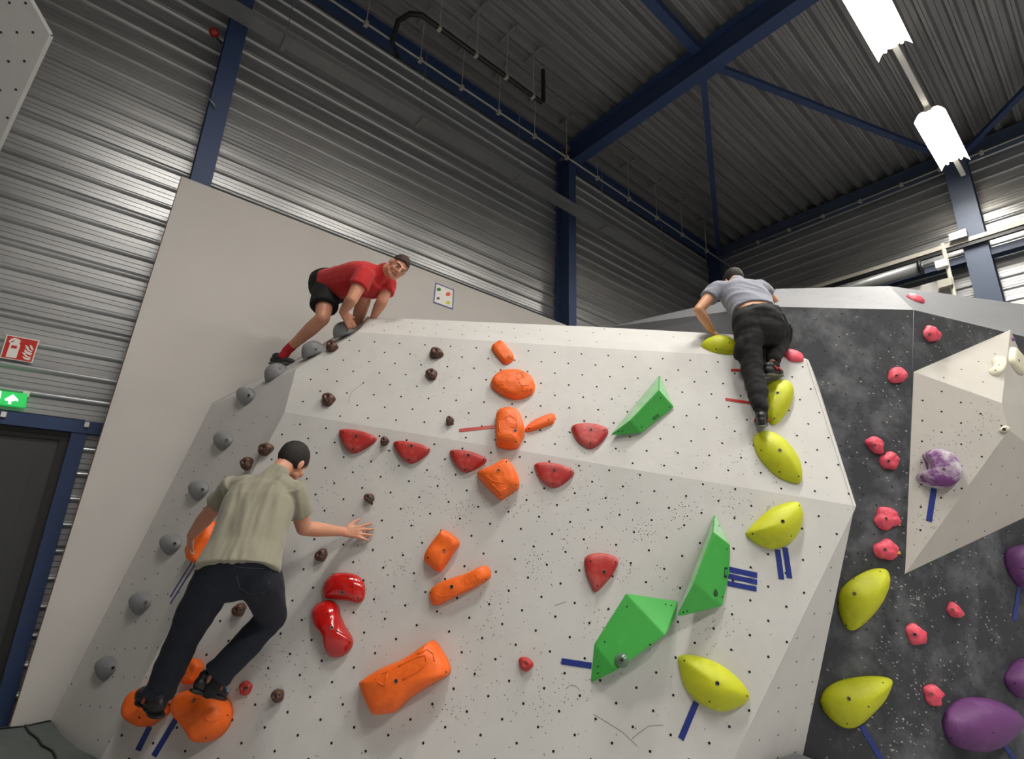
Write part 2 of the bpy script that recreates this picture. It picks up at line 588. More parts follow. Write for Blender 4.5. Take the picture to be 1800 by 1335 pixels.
def luminaire(x, y, label, group='twin tube ceiling lights on trunking'):
    z = 7.32
    L = 1.5
    t = empty('ceiling_light', (x, y, z))
    tag(t, label, 'ceiling light', group)
    box('gear_housing', (x - L / 2, y - 0.04, z - 0.06), (x + L / 2, y + 0.04, z + 0.0), M_WHITE, t)
    for s in (-1, 1):
        # curved trough from the housing out and down to a sharp edge
        pr_ = []
        for k in range(9):
            a = k / 8
            pr_.append((0.03 + 0.145 * a, -0.055 + 0.03 * math.sin(a * math.pi) - 0.1 * a ** 2.2))
        v = []
        for xx in (x - L / 2, x + L / 2):
            v += [(xx, y + s * q[0], z + q[1]) for q in pr_]
            v += [(xx, y + s * q[0], z + q[1] + 0.004) for q in pr_]
        n = len(pr_)
        f = []
        for j in range(n - 1):
            f += [(j, j + 1, 2 * n + j + 1, 2 * n + j), (n + j, n + j + 1, 3 * n + j + 1, 3 * n + j), (j, j + 1, n + j + 1, n + j), (2 * n + j, 2 * n + j + 1, 3 * n + j + 1, 3 * n + j)]
        f += [(n - 1, 2 * n - 1, 4 * n - 1, 3 * n - 1)]
        link('reflector', mesh('reflector', v, f), M_WHITE, t)
        tube('tube', [Vector((x - L / 2 + 0.03, y + s * 0.085, z - 0.085)), Vector((x + L / 2 - 0.03, y + s * 0.085, z - 0.085))], 0.016, M_LAMP, t)
    ld = bpy.data.lights.new('ceiling_light_glow', 'AREA')
    ld.shape = 'RECTANGLE'
    ld.size, ld.size_y = L - 0.02, 0.3
    ld.energy = LAMP_W * (0.95 if y == LY else 1.25)   # unseen rear rail boosted as frontal fill to even out the walls
    ld.color = LAMP_COL
    ld.spread = math.radians(150)      # the reflector wings cut the beam
    lo = bpy.data.objects.new('ceiling_light_glow', ld)
    COL.objects.link(lo)
    lo.parent = t
    lo.location = (0, 0, -0.13)
    return t


for yy, nm in ((LY, 'white trunking rail that carries the ceiling lights'), (-4.2, 'white trunking rail behind the camera')):
    tag(box('trunking_rail', (-5.4, yy - 0.03, 7.325), (10.2, yy + 0.03, 7.385), M_WHITE), nm, 'rail')
    for j, xx in enumerate((8.8, 5.82, 3.1, 0.4)):
        if yy == LY:
            lab = ['bright ceiling light at the lower end of the trunking, near the end wall', 'bright ceiling light cut off by the top edge of the picture',
                   'ceiling light out of view, third from the end wall', 'ceiling light out of view, fourth from the end wall',
                   'ceiling light out of view, fifth from the end wall', 'ceiling light out of view, sixth from the end wall'][j]
        else:
            lab = 'ceiling light on the second rail behind the camera'
        luminaire(xx, yy, lab, 'twin tube ceiling lights on trunking' if yy == LY else 'ceiling lights behind the camera')
for xx in (-3, 2.1, 4.8, 7.4, 10.0):
    tag(tube('trunking_hanger', [Vector((xx, LY, 7.38)), Vector((xx, LY, 8.04))], 0.006, M_RODM), 'thin rod holding the trunking rail of the ceiling lights', 'rod', 'rods holding the light rail')

# ---------------------------------------------------------------- door, signs, small fittings on the back wall
PB = Pl(Vector((0, YB - 0.03, 0)), Vector((0, -1, 0)))
d = empty('door_1', (-0.68, YB, 0))
tag(d, kind='structure')
box('door_leaf', (-1.2, YB - 0.01, 0.02), (-0.16, YB + 0.03, 2.02), M_DOOR, d)
box('door_frame', (-0.16, YB - 0.03, 0.0), (-0.1, YB + 0.04, 2.08), M_DOORF, d)
box('door_frame', (-1.26, YB - 0.03, 0.0), (-1.2, YB + 0.04, 2.08), M_DOORF, d)
box('door_frame', (-1.2, YB - 0.03, 2.02), (-0.16, YB + 0.04, 2.08), M_DOORF, d)
box('door_panel_trim', (-1.08, YB - 0.022, 0.2), (-0.28, YB - 0.01, 1.9), M_DOOR, d)
box('steel_surround', (-0.1, YB - 0.09, 0.0), (0.0, YB + 0.05, 2.09), M_BLUE, d)
box('steel_surround', (-1.36, YB - 0.09, 0.0), (-1.26, YB + 0.05, 2.09), M_BLUE, d)
box('steel_lintel', (-1.6, YB - 0.1, 2.09), (0.16, YB + 0.05, 2.19), M_BLUE, d)
box('weather_strip', (-1.26, YB - 0.05, 2.06), (-0.1, YB - 0.02, 2.088), M_DOORF, d)
for x in (-0.52, -0.02):
    box('cable_clip', (x - 0.015, YB - 0.12, 2.14), (x + 0.015, YB - 0.1, 2.18), M_WHITE, d)

M_SRED = mat('sign_red', (196, 34, 24), 0.5)
M_SWH = mat('sign_white', (236, 232, 224), 0.5)
M_SGR = mat('sign_green_lit', (40, 176, 84), 0.5, emit=0.55)
M_SGW = mat('sign_white_lit', (240, 250, 240), 0.5, emit=1.2)


def zz(ox, oy, s, L):
    return [(ox + x / s, oy + y / s) for x, y in L]


sg = empty('fire_sign', PB.at(35, 615))
tag(sg, 'red and white fire extinguisher sign on the ribbed wall', 'sign')
Z3 = lambda L: zz(0, 570, 7.85, L)
decal('sign_plate', Z3([(92, 143), (548, 225), (445, 536), (-5, 463)]), PB, M_SWH, sg, 0.004, 0.003)
decal('sign_field', Z3([(107, 158), (526, 236), (432, 524), (14, 452)]), PB, M_SRED, sg, 0.006, 0.002)
decal('extinguisher_mark', Z3([(118, 330), (140, 265), (120, 235), (150, 205), (200, 190), (255, 205), (290, 232), (270, 262), (278, 300), (222, 472), (75, 450)]), PB, M_SWH, sg, 0.008, 0.002)
decal('extinguisher_gauge', Z3([(160, 290), (240, 303), (228, 340), (150, 325)]), PB, M_SRED, sg, 0.010, 0.002)
decal('extinguisher_handle_gap', Z3([(150, 238), (205, 222), (192, 240), (150, 247)]), PB, M_SRED, sg, 0.010, 0.002)
for fl in ([(348, 283), (395, 320), (400, 350), (445, 375), (440, 388), (385, 370), (360, 330)], [(408, 285), (440, 300), (462, 350), (450, 365), (425, 340)],
           [(345, 340), (375, 378), (440, 400), (432, 432), (375, 415), (335, 385)], [(300, 388), (345, 402), (372, 440), (425, 458), (415, 470), (350, 450)],
           [(310, 440), (350, 462), (420, 475), (410, 502), (355, 492), (322, 470)]):
    decal('flame_mark', Z3(fl), PB, M_SWH, sg, 0.008, 0.002)

ex = empty('exit_sign', PB.at(10, 702))
tag(ex, 'lit green emergency exit sign with a white arrow above the door', 'sign')
slab('sign_box', [PB.at(x, y, 0.07) for x, y in Z3([(-500, 860), (378, 962), (345, 1148), (-520, 1040)])], M_SGR, ex, 0.06, PB.n)
decal('arrow_mark', Z3([(65, 1035), (180, 972), (250, 1042), (245, 1068), (205, 1052), (150, 1070), (150, 1105), (110, 1098), (118, 1055), (70, 1055)]), PB, M_SGW, ex, 0.074, 0.003)
decal('pictogram_field', Z3([(-330, 885), (20, 925), (0, 1030), (-345, 985)]), PB, M_SGW, ex, 0.074, 0.003)
box('sign_mount', tuple(PB.at(46, 694) + Vector((-0.02, -0.02, -0.02))), tuple(PB.at(46, 694) + Vector((0.02, 0.03, 0.02))), M_WHITE, ex)

q = Pl(Vector((0, 5.2, 0)), Vector((0, -1, 0))).at(376, 57)
t = tag(empty('fire_beacon', q), 'small red alarm beacon beside the left blue column', 'alarm')
bm = bmesh.new()
bmesh.ops.create_uvsphere(bm, u_segments=14, v_segments=9, radius=0.048)
o = bm_obj('beacon_dome', bm, mat('beacon_red', (150, 28, 20), 0.4), t, True)
o.matrix_basis = Matrix.Translation(q)
tube('beacon_arm', [q + Vector((0.02, 0.02, -0.01)), q + Vector((0.09, 0.05, -0.03))], 0.012, M_BLKP, t)
q = Pl(Vector((0, 5.2, 0)), Vector((0, -1, 0))).at(372, 181)
tag(tube('steel_hook', [q + Vector((-0.05, 0, 0.03)), q + Vector((-0.02, -0.02, 0.01)), q + Vector((0.02, -0.02, -0.02)), q + Vector((0.04, 0, -0.045)), q + Vector((0.02, 0.02, -0.05))], 0.009, M_GALV), 'small bright steel hook on the left blue column', 'hook')

# ================================================================ the climbing walls
YP = 5.15
PP = Pl(Vector((0, YP, 0)), Vector((0, -1, 0)))            # smooth white panel in front of the columns
PL_ = Pl.inv(2e-5, 1.35e-4, 1100, 965, 0.2967)             # main face, lower part
c0, c1 = PL_.at(500, 725), PL_.at(1505, 890)
i0, i1 = 1 / PL_.depth(500, 725), 1 / PL_.depth(1505, 890)
bU = 2.0e-4
aU = (i1 - i0 - bU * 165) / 1005
PU = Pl.inv(aU, bU, 500, 725, i0)                          # main face, upper part
PT = Pl.of(PU.at(628, 584), PU.at(1265, 625), P(1050, 575, 4.55))   # top band
iD = 0.2627
PD = Pl.inv(0, 9e-5, 1495, 930, iD)                        # dark wall, left part
kx = 1605
PD2 = Pl.of(PD.at(1606, 545), PD.at(1585, 1335), P(1800, 592, 4.75))  # dark wall, right part

# ---- smooth white panel
p_tl, p_bl = PP.at(320, 310), PP.at(20, 1270)
zt = p_tl.z
dxz = (p_tl.x - p_bl.x) / (p_tl.z - p_bl.z)
xb = p_bl.x - dxz * p_bl.z
panel = empty('smooth_panel', (2.5, YP, 0))
tag(panel, 'tall smooth white panel standing behind the left climber in red', 'panel')
slab('panel_board', [(xb, YP, 0), (p_tl.x, YP, zt), (5.25, YP, zt), (5.25, YP, 0)], M_PANEL, panel, 0.024)
slab('board_edge', [(xb - 0.006, YP + 0.002, 0), (p_tl.x - 0.006, YP + 0.002, zt), (p_tl.x, YP + 0.002, zt), (xb, YP + 0.002, 0)], M_EDGE, panel, 0.02)
for x in (0.9, 2.4, 3.9):
    box('back_batten', (x, YP + 0.03, 0), (x + 0.07, YP + 0.09, zt - 0.05), M_EDGE, panel)


def to_floor(a, b):
    """carry the edge a-b on beyond b to the floor"""
    d = b - a
    return a + d * ((a.z - 0.0) / -d.z) if d.z < 0 else b


# ---- main white wall
wall = empty('climbing_wall', (1.5, 2.6, 0))
tag(wall, 'large white faceted climbing wall studded with bolt holes, in the middle', 'climbing wall')
lb = to_floor(c0, PL_.at(180, 1330))
rb = to_floor(c1, PL_.at(1290, 1335))
slab('face_panel', [c0, c1, rb, lb], M_PLY, wall)
uL, u2, u3, u4, u5 = PU.at(520, 650), PU.at(628, 584), PU.at(1050, 612), PU.at(1265, 625), PU.at(1421, 633)
slab('face_panel', [c0, uL, u2, u3, u4, u5, c1], M_PLY, wall)
tt = [PT.at(650, 558), PT.at(1050, 575), PT.at(1285, 588), PT.at(1345, 602)]
slab('face_panel', [u2] + tt + [u5, u4, u3], M_PLY, wall)
# left flank between main face and smooth panel
fA, fB = PP.at(370, 715), PP.at(90, 1265)
fB = to_floor(fA, fB)
FL = [(fA, uL, c0), (fA, c0, fB), (fB, c0, lb)]
for tri in FL:
    slab('flank_panel', tri, M_PLY, wall)
PF = Pl.of(fA, c0, fB)
PF2 = Pl.of(fB, c0, lb)
# rim: steep ledge running up behind the left edge, seen edge-on
r0, r1, r2 = PP.at(372, 709), P(513, 637, uL.length and PU.depth(520, 650) + 0.38), P(613, 577, PU.depth(628, 584) + 0.38)
r3 = P(646, 556, PT.depth(650, 558) + 0.35)
slab('rim_panel', [fA, uL, r1], M_PLY, wall)
slab('rim_panel', [fA, r1, r0], M_PLY, wall)
slab('rim_panel', [uL, u2, r2, r1], M_PLY, wall)
slab('rim_panel', [u2, tt[0], r3, r2], M_PLY, wall)
PR1 = Pl.of(uL, u2, r1)
# top deck behind the edge, falling away from view, then the rear of the wall
bk = [Vector((r0.x + 0.1, YP - 0.02, r0.z - 0.05)), Vector((r1.x + 0.25, YP - 0.02, r1.z - 0.3)), Vector((r2.x + 0.4, YP - 0.02, r2.z - 0.45)), Vector((r3.x + 0.5, YP - 0.02, r3.z - 0.45))]
back_dir = Vector((0.62, 0.78, -0.12))
tb = [q + back_dir * s for q, s in zip(tt, (0.5, 1.0, 0.75, 0.5))]
bm = bmesh.new()
vr = {}


def bv(q):
    k = tuple(round(c, 4) for c in q)
    if k not in vr:
        vr[k] = bm.verts.new(q)
    return vr[k]


def bf(*qs):
    try:
        bm.faces.new([bv(q) for q in qs])
    except ValueError:
        pass


bf(r0, r1, bk[1], bk[0])
bf(r1, r2, bk[2], bk[1])
bf(r2, r3, bk[3], bk[2])
bf(r3, tt[0], tb[0], bk[3])
for k in range(3):
    bf(tt[k], tt[k + 1], tb[k + 1], tb[k])
bf(tt[3], u5, tb[3])
for k in range(3):
    g0, g1 = Vector((tb[k].x, tb[k].y, 0)), Vector((tb[k + 1].x, tb[k + 1].y, 0))
    bf(tb[k], tb[k + 1], g1, g0)
bf(bk[3], tb[0], Vector((tb[0].x, tb[0].y, 0)), Vector((bk[3].x, bk[3].y, 0)))
bm_obj('top_deck', bm, M_PLY, wall)
# right flank, from the main face back to the dark wall
sB = to_floor(PD.at(1495, 930), PD.at(1410, 1335))
PS = Pl.of(c1, rb, sB)
sA = PS.at(1499, 905)
slab('flank_panel', [c1, sA, sB, rb], M_PLY, wall)
uback = PD.at(1440, 660) - PD.n * 0.05
slab('flank_panel', [u5, c1, sA, uback], M_PLY, wall, n=Vector((0.8, -0.5, 0)))

# ---- bolt holes: staggered lattice carried over each face, plus old screw holes
def disc(bm, c, n, r, k=7, off=0.0012):
    s, u = frame_of(n)
    c = c + n * off
    bm.faces.new([bm.verts.new(c + (s * math.cos(2 * math.pi * i / k) + u * math.sin(2 * math.pi * i / k)) * r) for i in range(k)])


def lattice(pl, o, g1, g2, poly, parent, r=0.0078, rng=34, m=M_BLACK, shrink=True, name='bolt_holes'):
    O = pl.at(*o)
    G1 = pl.at(o[0] + g1[0], o[1] + g1[1]) - O
    G2 = pl.at(o[0] + g2[0], o[1] + g2[1]) - O
    bm = bmesh.new()
    n = 0
    for i in range(-rng, rng):
        for j in range(-rng, rng):
            q = O + G1 * i + G2 * j
            d = q - CAM
            if (XC * d.x + YC * d.y + ZC * d.z).z < 0.5:
                continue
            if inside(to_px(q), poly):
                disc(bm, q, pl.n, r)
                n += 1
    ob = bm_obj(name, bm, m, parent)
    ob['kind'] = 'stuff'
    return ob


def specks(pl, poly, parent, n, clusters, r=0.0026, m=M_SPECK, name='screw_holes', stretch=1.0):
    bm = bmesh.new()
    k = 0
    xs = [q[0] for q in poly]
    ys = [q[1] for q in poly]
    while k < n:
        if clusters and random.random() < 0.8:
            c = random.choice(clusters)
            x, y = random.gauss(c[0], c[2]), random.gauss(c[1], c[2])
        else:
            x, y = random.uniform(min(xs), max(xs)), random.uniform(min(ys), max(ys))
        if not inside((x, y), poly):
            k += 0.2
            continue
        q = pl.at(x, y)
        s, u = frame_of(pl.n)
        rr = r * random.uniform(0.5, 1.25)
        a = random.uniform(0, 0.8)
        e1 = (s * math.cos(a) + u * math.sin(a)) * rr * stretch
        e2 = (u * math.cos(a) - s * math.sin(a)) * rr
        q = q + pl.n * 0.0009
        bm.faces.new([bm.verts.new(q + e) for e in (-e1 - e2, e1 - e2, e1 + e2, e2 - e1)])
        k += 1
    ob = bm_obj(name, bm, m, parent)
    ob['kind'] = 'stuff'
    return ob


polyL = [(503, 731), (1496, 893), (1285, 1345), (185, 1345)]
lattice(PL_, (676.6, 1088.5), (187 / 3.338, 37 / 3.338), (66 / 3.338, 118.5 / 3.338), polyL, wall)
polyU = [(524, 655), (630, 588), (1050, 616), (1265, 629), (1415, 638), (1497, 882), (510, 722)]
lattice(PU, (676, 620), (45, 2.7), (18.3, 19.2), polyU, wall)
polyT = [(636, 582), (655, 561), (1050, 578), (1280, 591), (1340, 604), (1400, 631), (1265, 622), (1050, 609)]
lattice(PT, (700, 575), (45, 2.4), (21, 9), polyT, wall, r=0.006)
polyF = [(372, 722), (490, 728), (96, 1254)]
lattice(PF2, (440, 860), (22, -6), (-14, 40), [(498, 736), (190, 1320), (110, 1266)], wall, r=0.006)
lattice(PF, (445, 745), (24, -12), (-12, 40), polyF, wall, r=0.006)
polyS = [(1498, 905), (1492, 935), (1412, 1335), (1300, 1335)]
lattice(PS, (1430, 1120), (27, -2), (-1, 40), polyS, wall, r=0.0065)
CLU = [(x, y, random.uniform(14, 45)) for x, y in ((660, 820), (760, 850), (830, 860), (900, 880), (980, 880), (1060, 900), (1130, 930), (1000, 960), (940, 1000), (870, 1060), (1090, 1000), (800, 900), (720, 900),
       (1180, 1040), (1260, 1100), (1050, 1100), (990, 1210), (950, 1250), (860, 1200), (800, 1250), (900, 1120), (700, 1000), (650, 1060), (1330, 900), (1280, 880), (1200, 900), (1020, 840), (1120, 880), (570, 880), (450, 1180), (520, 1150))]
specks(PL_, polyL, wall, 1500, CLU)
specks(PU, polyU, wall, 420, [(900, 660, 45), (900, 760, 35), (1040, 770, 30), (1130, 720, 35), (1370, 800, 40), (1300, 800, 40), (760, 650, 35), (1000, 790, 40), (1200, 820, 40)])

# ---- dark rubber scuffs low on the main face
M_SCUF = mat('rubber_scuff', (150, 144, 134), 0.8)
for L in (((1043, 1256), (1070, 1272), (1095, 1288), (1120, 1312)), ((1110, 1300), (1122, 1290), (1140, 1277), (1166, 1275)), ((994, 1212), (1002, 1205), (1012, 1206), (1020, 1215)),
          ((640, 672), (618, 690), (612, 708)), ((975, 1065), (995, 1058))):
    tube('scuff_mark', [PL_.at(x, y, 0.0004) if y > 720 else PU.at(x, y, 0.0004) for x, y in L], 0.0019, M_SCUF, wall, 5)

# ---- dark grey wall on the right
dark = empty('climbing_wall', PD.at(1600, 1200).xy.to_3d())
tag(dark, 'dark grey climbing wall with pale sloping top, at the right', 'climbing wall')
# left face (behind the main wall's top)
b1, b2, b3 = PD.at(1345, 539), PD.at(1606, 545), PD2.at(1900, 616)
B1, B2, B3 = P(1365, 508, PD.depth(1345, 539) + 0.75), P(1562, 503, PD.depth(1562, 545) + 0.75), P(1900, 549, PD2.depth(1900, 616) + 0.8)
B3 = Pl.of(B2, b2, b3).at(1900, 549)
b0, B0 = P(1128, 584, 6.1), P(1066, 576, 6.9)
fl = lambda q: Vector((q.x, q.y, 0))
lowc = PD.at(1585, 1335)
lowc = to_floor(b2, lowc)
dl = Vector((b1.x, b1.y, 0)) + (to_floor(PD.at(1400, 700), PD.at(1400, 1300)) - fl(PD.at(1400, 700))) * 0.5
dl = to_floor(b1, PD.at(1345, 1330))
dr = to_floor(b3, PD2.at(1900, 1335))
slab('dark_panel', [b1, b2, lowc, dl], M_DARK, dark)
slab('dark_panel', [b2, b3, dr, lowc], M_DARK, dark)
slab('pale_panel', [b0, b1, dl, fl(b0)], M_MIDG, dark)
slab('top_panel', [B0, B1, b1, b0], M_MIDG, dark)
slab('top_panel', [B1, B2, b2, b1], M_MIDG, dark)
slab('top_panel', [B2, B3, b3, b2], M_MIDG, dark)
# joint bead
tube('joint_bead', [b2 + PD.n * 0.001, PD.at(1603, 700) + PD.n * 0.001], 0.0025, M_MIDG, dark, 6)
# rear of the structure
bm = bmesh.new()
bd = Vector((0.35, 0.6, -0.1))
for a, b in ((B0, B1), (B1, B2), (B2, B3)):
    v = [bm.verts.new(q) for q in (a, b, b + bd, a + bd)]
    bm.faces.new(v)
    v = [bm.verts.new(q) for q in (a + bd, b + bd, fl(b + bd), fl(a + bd))]
    bm.faces.new(v)
bm_obj('rear_cover', bm, M_MIDG, dark)
polyD = [(1405, 545), (1600, 549), (1598, 660), (1588, 1335), (1418, 1335), (1496, 930), (1503, 890), (1424, 640)]
lattice(PD, (1434, 562), (66, 4.8), (20.3, 15), polyD, dark, r=0.0068)
polyD2 = [(1612, 552), (1800, 598), (1800, 1335), (1592, 1335), (1597, 1015)]
lattice(PD2, (1690, 640), (60, 10), (20, 17), polyD2, dark, r=0.0065)
CLD = [(x, y, random.uniform(15, 40)) for x, y in ((1600, 1030), (1580, 1060), (1640, 1050), (1700, 1000), (1740, 1100), (1620, 1200), (1560, 1150), (1680, 1180), (1580, 800), (1560, 700), (1550, 850), (1600, 1290), (1700, 560), (1580, 620), (1550, 1280))]
specks(PD, polyD, dark, 230, CLD, 0.0036, M_CHIP, 'paint_chips', 1.7)
specks(PD2, polyD2, dark, 330, CLD, 0.0038, M_CHIP, 'paint_chips', 1.7)
polyE = [(1395, 536), (1400, 512), (1560, 507), (1600, 541)]
PE = Pl.of(B1, B2, b2)
lattice(PE, (1420, 520), (46, 1), (20, 8), polyE, dark, r=0.006)

# ---- pale pyramid volume bolted on the dark wall
vol = empty('wall_volume', PD2.at(1680, 800))
tag(vol, 'large pale pyramid volume jutting from the dark grey wall', 'volume')
vA, vB, vE = PD2.at(1606, 654), PD2.at(1776, 580), PD2.at(1591, 1009)
vH, vK = PD2.at(1880, 873), PD2.at(1850, 715)
zc = PD2.depth(1761, 709)
vC, vD = P(1761, 709, zc - 0.5), P(1773, 756, zc - 0.58)
vG = Pl.of(vE, vD, vH).at(1870, 828)
vN = P(1798, 632, PD2.depth(1798, 632) - 0.02)
for tri in ((vA, vB, vC), (vA, vC, vD, vE), (vE, vD, vG, vH), (vB, vN, vK, vG, vD, vC)):
    if len(tri) == 4 or len(tri) == 3:
        slab('volume_panel', tri, M_VOL, vol, 0.015)
for tri in ((vB, vN, vC), (vN, vK, vC), (vC, vK, vG), (vC, vG, vD)):
    slab('volume_panel', tri, M_VOL, vol, 0.012)
PV1, PV2, PV3 = Pl.of(vA, vB, vC), Pl.of(vA, vD, vE), Pl.of(vE, vD, vG)
lattice(PV2, (1655, 724), (69, 4), (34, -16), [(1612, 668), (1755, 712), (1765, 756), (1597, 995)], vol, r=0.0075)
lattice(PV3, (1762, 820), (27, 20), (-20, 32), [(1772, 765), (1860, 840), (1870, 868), (1606, 1000)], vol, r=0.0065)
lattice(PV1, (1690, 650), (30, -14), (38, 22), [(1620, 655), (1770, 590), (1757, 700)], vol, r=0.007)
specks(PV2, [(1612, 668), (1755, 712), (1765, 756), (1597, 995)], vol, 190, [(1640, 860, 30), (1660, 780, 30), (1740, 730, 20), (1640, 920, 20)])

# ---- climbing panel in the top left corner, running on out of the picture
PC = Pl(P(40, 80, 3.3), c2w(Vector((0.35, 0.25, -0.9))))
cw = empty('climbing_wall', (-1.6, 2.2, 0))
tag(cw, 'corner of a pale grey overhanging climbing panel at the top left edge', 'climbing wall')
M_CPL = mat('painted_plywood_cool_grey', (178, 178, 176), 0.65, var=0.04, vscale=3)
ca, cb, cc = PC.at(46, -12), PC.at(87, 61), PC.at(0, 248)
cd, ce, cf = PC.at(-160, 600), PC.at(-420, 500), PC.at(-300, -200)
slab('overhang_panel', [ca, cb, cc, cd, ce, cf], M_CPL, cw, 0.02)
bk_ = ray(-120, 120).normalized()
for a, b in ((ca, cb), (cb, cc), (cc, cd)):
    slab('overhang_side', [a, b, b + bk_ * 0.35, a + bk_ * 0.35], M_CPL, cw, 0.02, n=-(b - a).cross(bk_).normalized())
slab('support_wall', [cd, ce, fl(ce), fl(cd)], M_CPL, cw, 0.02)
lattice(PC, (30, 57), (28, 0), (-15, 51), [(0, -5), (44, -5), (82, 60), (0, 240), (-60, 300), (-60, 0)], cw, r=0.008)

# ---- grey mat beside the wall foot
mt = empty('landing_mat', PP.at(60, 1300).xy.to_3d())
tag(mt, 'creased grey green landing mat at the foot of the wall, bottom left corner', 'mat')
bm = bmesh.new()
mp_ = Pl(Vector((0, 0, 0.09)), Vector((0, 0, 1)))
edge = [(-120, 1282), (0, 1280), (45, 1276), (90, 1267), (108, 1292), (140, 1318), (178, 1337), (120, 1420), (-150, 1420)]
slab('mat_cover', [mp_.at(x, y) for x, y in edge], M_MAT, mt, 0.088)
pts = [mp_.at(x, y) + Vector((0, 0, 0.004)) for x, y in ((44, 1277), (52, 1290), (66, 1300), (74, 1313), (92, 1322), (100, 1337))]
tube('seam', pts, 0.007, M_DOORF, mt, 6)
pts = [mp_.at(x, y) + Vector((0, 0, 0.004)) for x, y in ((0, 1283), (40, 1279), (88, 1269))]
tube('seam', pts, 0.006, M_DOORF, mt, 6)
# tip of a pale volume at the very bottom edge
q0 = PD.at(1408, 1327, 0.12)
tag(slab('floor_volume', [q0, PD.at(1330, 1345, 0.4), PD.at(1400, 1380, 0.5), PD.at(1470, 1352, 0.1)], M_MIDG, None, 0.3), 'grey tip of a low volume at the bottom edge between the two walls', 'volume')

# ================================================================ holds
M_OR = mat('orange_resin', (244, 106, 24), 0.5, var=0.08, vscale=14, bump=0.35, bscale=26, bdist=0.012, col2=(226, 138, 98), c2lo=0.58, c2hi=0.85, c2scale=7)
M_RED = mat('red_resin', (176, 40, 36), 0.5, var=0.08, vscale=12, bump=0.15, bscale=140, col2=(196, 118, 110), c2lo=0.45, c2hi=0.8, c2scale=7)
M_REDG = mat('glossy_red_resin', (184, 20, 16), 0.16, var=0.05, vscale=8, spec=0.6, coat=0.6)
M_YEL = mat('yellow_green_resin', (194, 198, 22), 0.55, var=0.06, vscale=9, bump=0.12, bscale=160, col2=(150, 150, 22), c2lo=0.55, c2hi=0.85, c2scale=6)
M_GRN = mat('green_resin', (60, 166, 66), 0.6, var=0.06, vscale=9, bump=0.15, bscale=220, col2=(120, 188, 126), c2lo=0.6, c2hi=0.9, c2scale=6)
M_GRNC = mat('chalky_green_resin', (140, 192, 142), 0.7, var=0.1, vscale=14, bump=0.15, bscale=220, col2=(180, 198, 180), c2lo=0.4, c2hi=0.7, c2scale=9)
M_PINK = mat('pink_resin', (226, 78, 98), 0.5, var=0.08, vscale=18, bump=0.3, bscale=50, bdist=0.008, col2=(236, 142, 152), c2lo=0.55, c2hi=0.8, c2scale=16)
M_PUR = mat('purple_resin', (104, 54, 112), 0.55, var=0.12, vscale=10, bump=0.2, bscale=150, col2=(138, 92, 142), c2lo=0.55, c2hi=0.85, c2scale=6)
M_PURC = mat('chalky_purple_resin', (110, 54, 118), 0.6, var=0.1, vscale=10, bump=0.2, bscale=90, col2=(206, 200, 204), c2lo=0.46, c2hi=0.6, c2scale=5, stretch=(0.6, 0.6, 2.2))
M_GREY = mat('grey_resin', (134, 134, 136), 0.6, var=0.07, vscale=16, bump=0.2, bscale=120)
M_BRN = mat('brown_resin', (86, 54, 42), 0.42, var=0.14, vscale=22, bump=0.25, bscale=70)
M_CREAM = mat('cream_resin', (222, 216, 192), 0.55, var=0.05, vscale=12, bump=0.15, bscale=80)
M_WASH = mat('steel_washer', (120, 116, 108), 0.4, metal=0.6)
M_TBLUE = mat('blue_tape', (32, 50, 128), 0.35, var=0.12, vscale=60)
M_TRED = mat('red_tape', (184, 44, 32), 0.4, var=0.1, vscale=50)
M_TYEL = mat('yellow_tape', (232, 178, 60), 0.5)

PROF = {
    'dome': [(1, -0.02), (0.992, 0.14), (0.96, 0.3), (0.89, 0.5), (0.77, 0.7), (0.58, 0.87), (0.34, 0.97), (0.14, 1.0)],
    'shield': [(1, -0.02), (0.995, 0.14), (0.965, 0.26), (0.89, 0.42), (0.76, 0.6), (0.56, 0.8), (0.33, 0.94), (0.14, 1.0)],
    'mesa': [(1, -0.02), (0.985, 0.2), (0.95, 0.52), (0.88, 0.8), (0.76, 0.95), (0.55, 1.0), (0.32, 1.03), (0.14, 1.04)],
    'plate': [(1, -0.02), (0.99, 0.5), (0.965, 0.8), (0.92, 0.95), (0.75, 1.02), (0.5, 1.08), (0.3, 1.1), (0.14, 1.1)],
    'knob': [(1, -0.02), (0.99, 0.2), (0.96, 0.42), (0.88, 0.66), (0.72, 0.86), (0.5, 0.97), (0.34, 1.0), (0.2, 0.86)],
}


def crom(pts, n):
    out = []
    k = len(pts)
    per = max(2, n // k)
    for i in range(k):
        p0, p1, p2, p3 = pts[i - 1], pts[i], pts[(i + 1) % k], pts[(i + 2) % k]
        for j in range(per):
            t = j / per
            out.append(0.5 * ((2 * p1) + (p2 - p0) * t + (2 * p0 - 5 * p1 + 4 * p2 - p3) * t * t + (3 * p1 - p0 - 3 * p2 + p3) * t ** 3))
    return out


def screw_mesh():
    bm = bmesh.new()
    bmesh.ops.create_cone(bm, cap_ends=True, segments=10, radius1=0.0052, radius2=0.0052, depth=0.003)
    me = bpy.data.meshes.new('screw_hole')
    bm.to_mesh(me)
    bm.free()
    me.materials.append(M_BLACK)
    return me


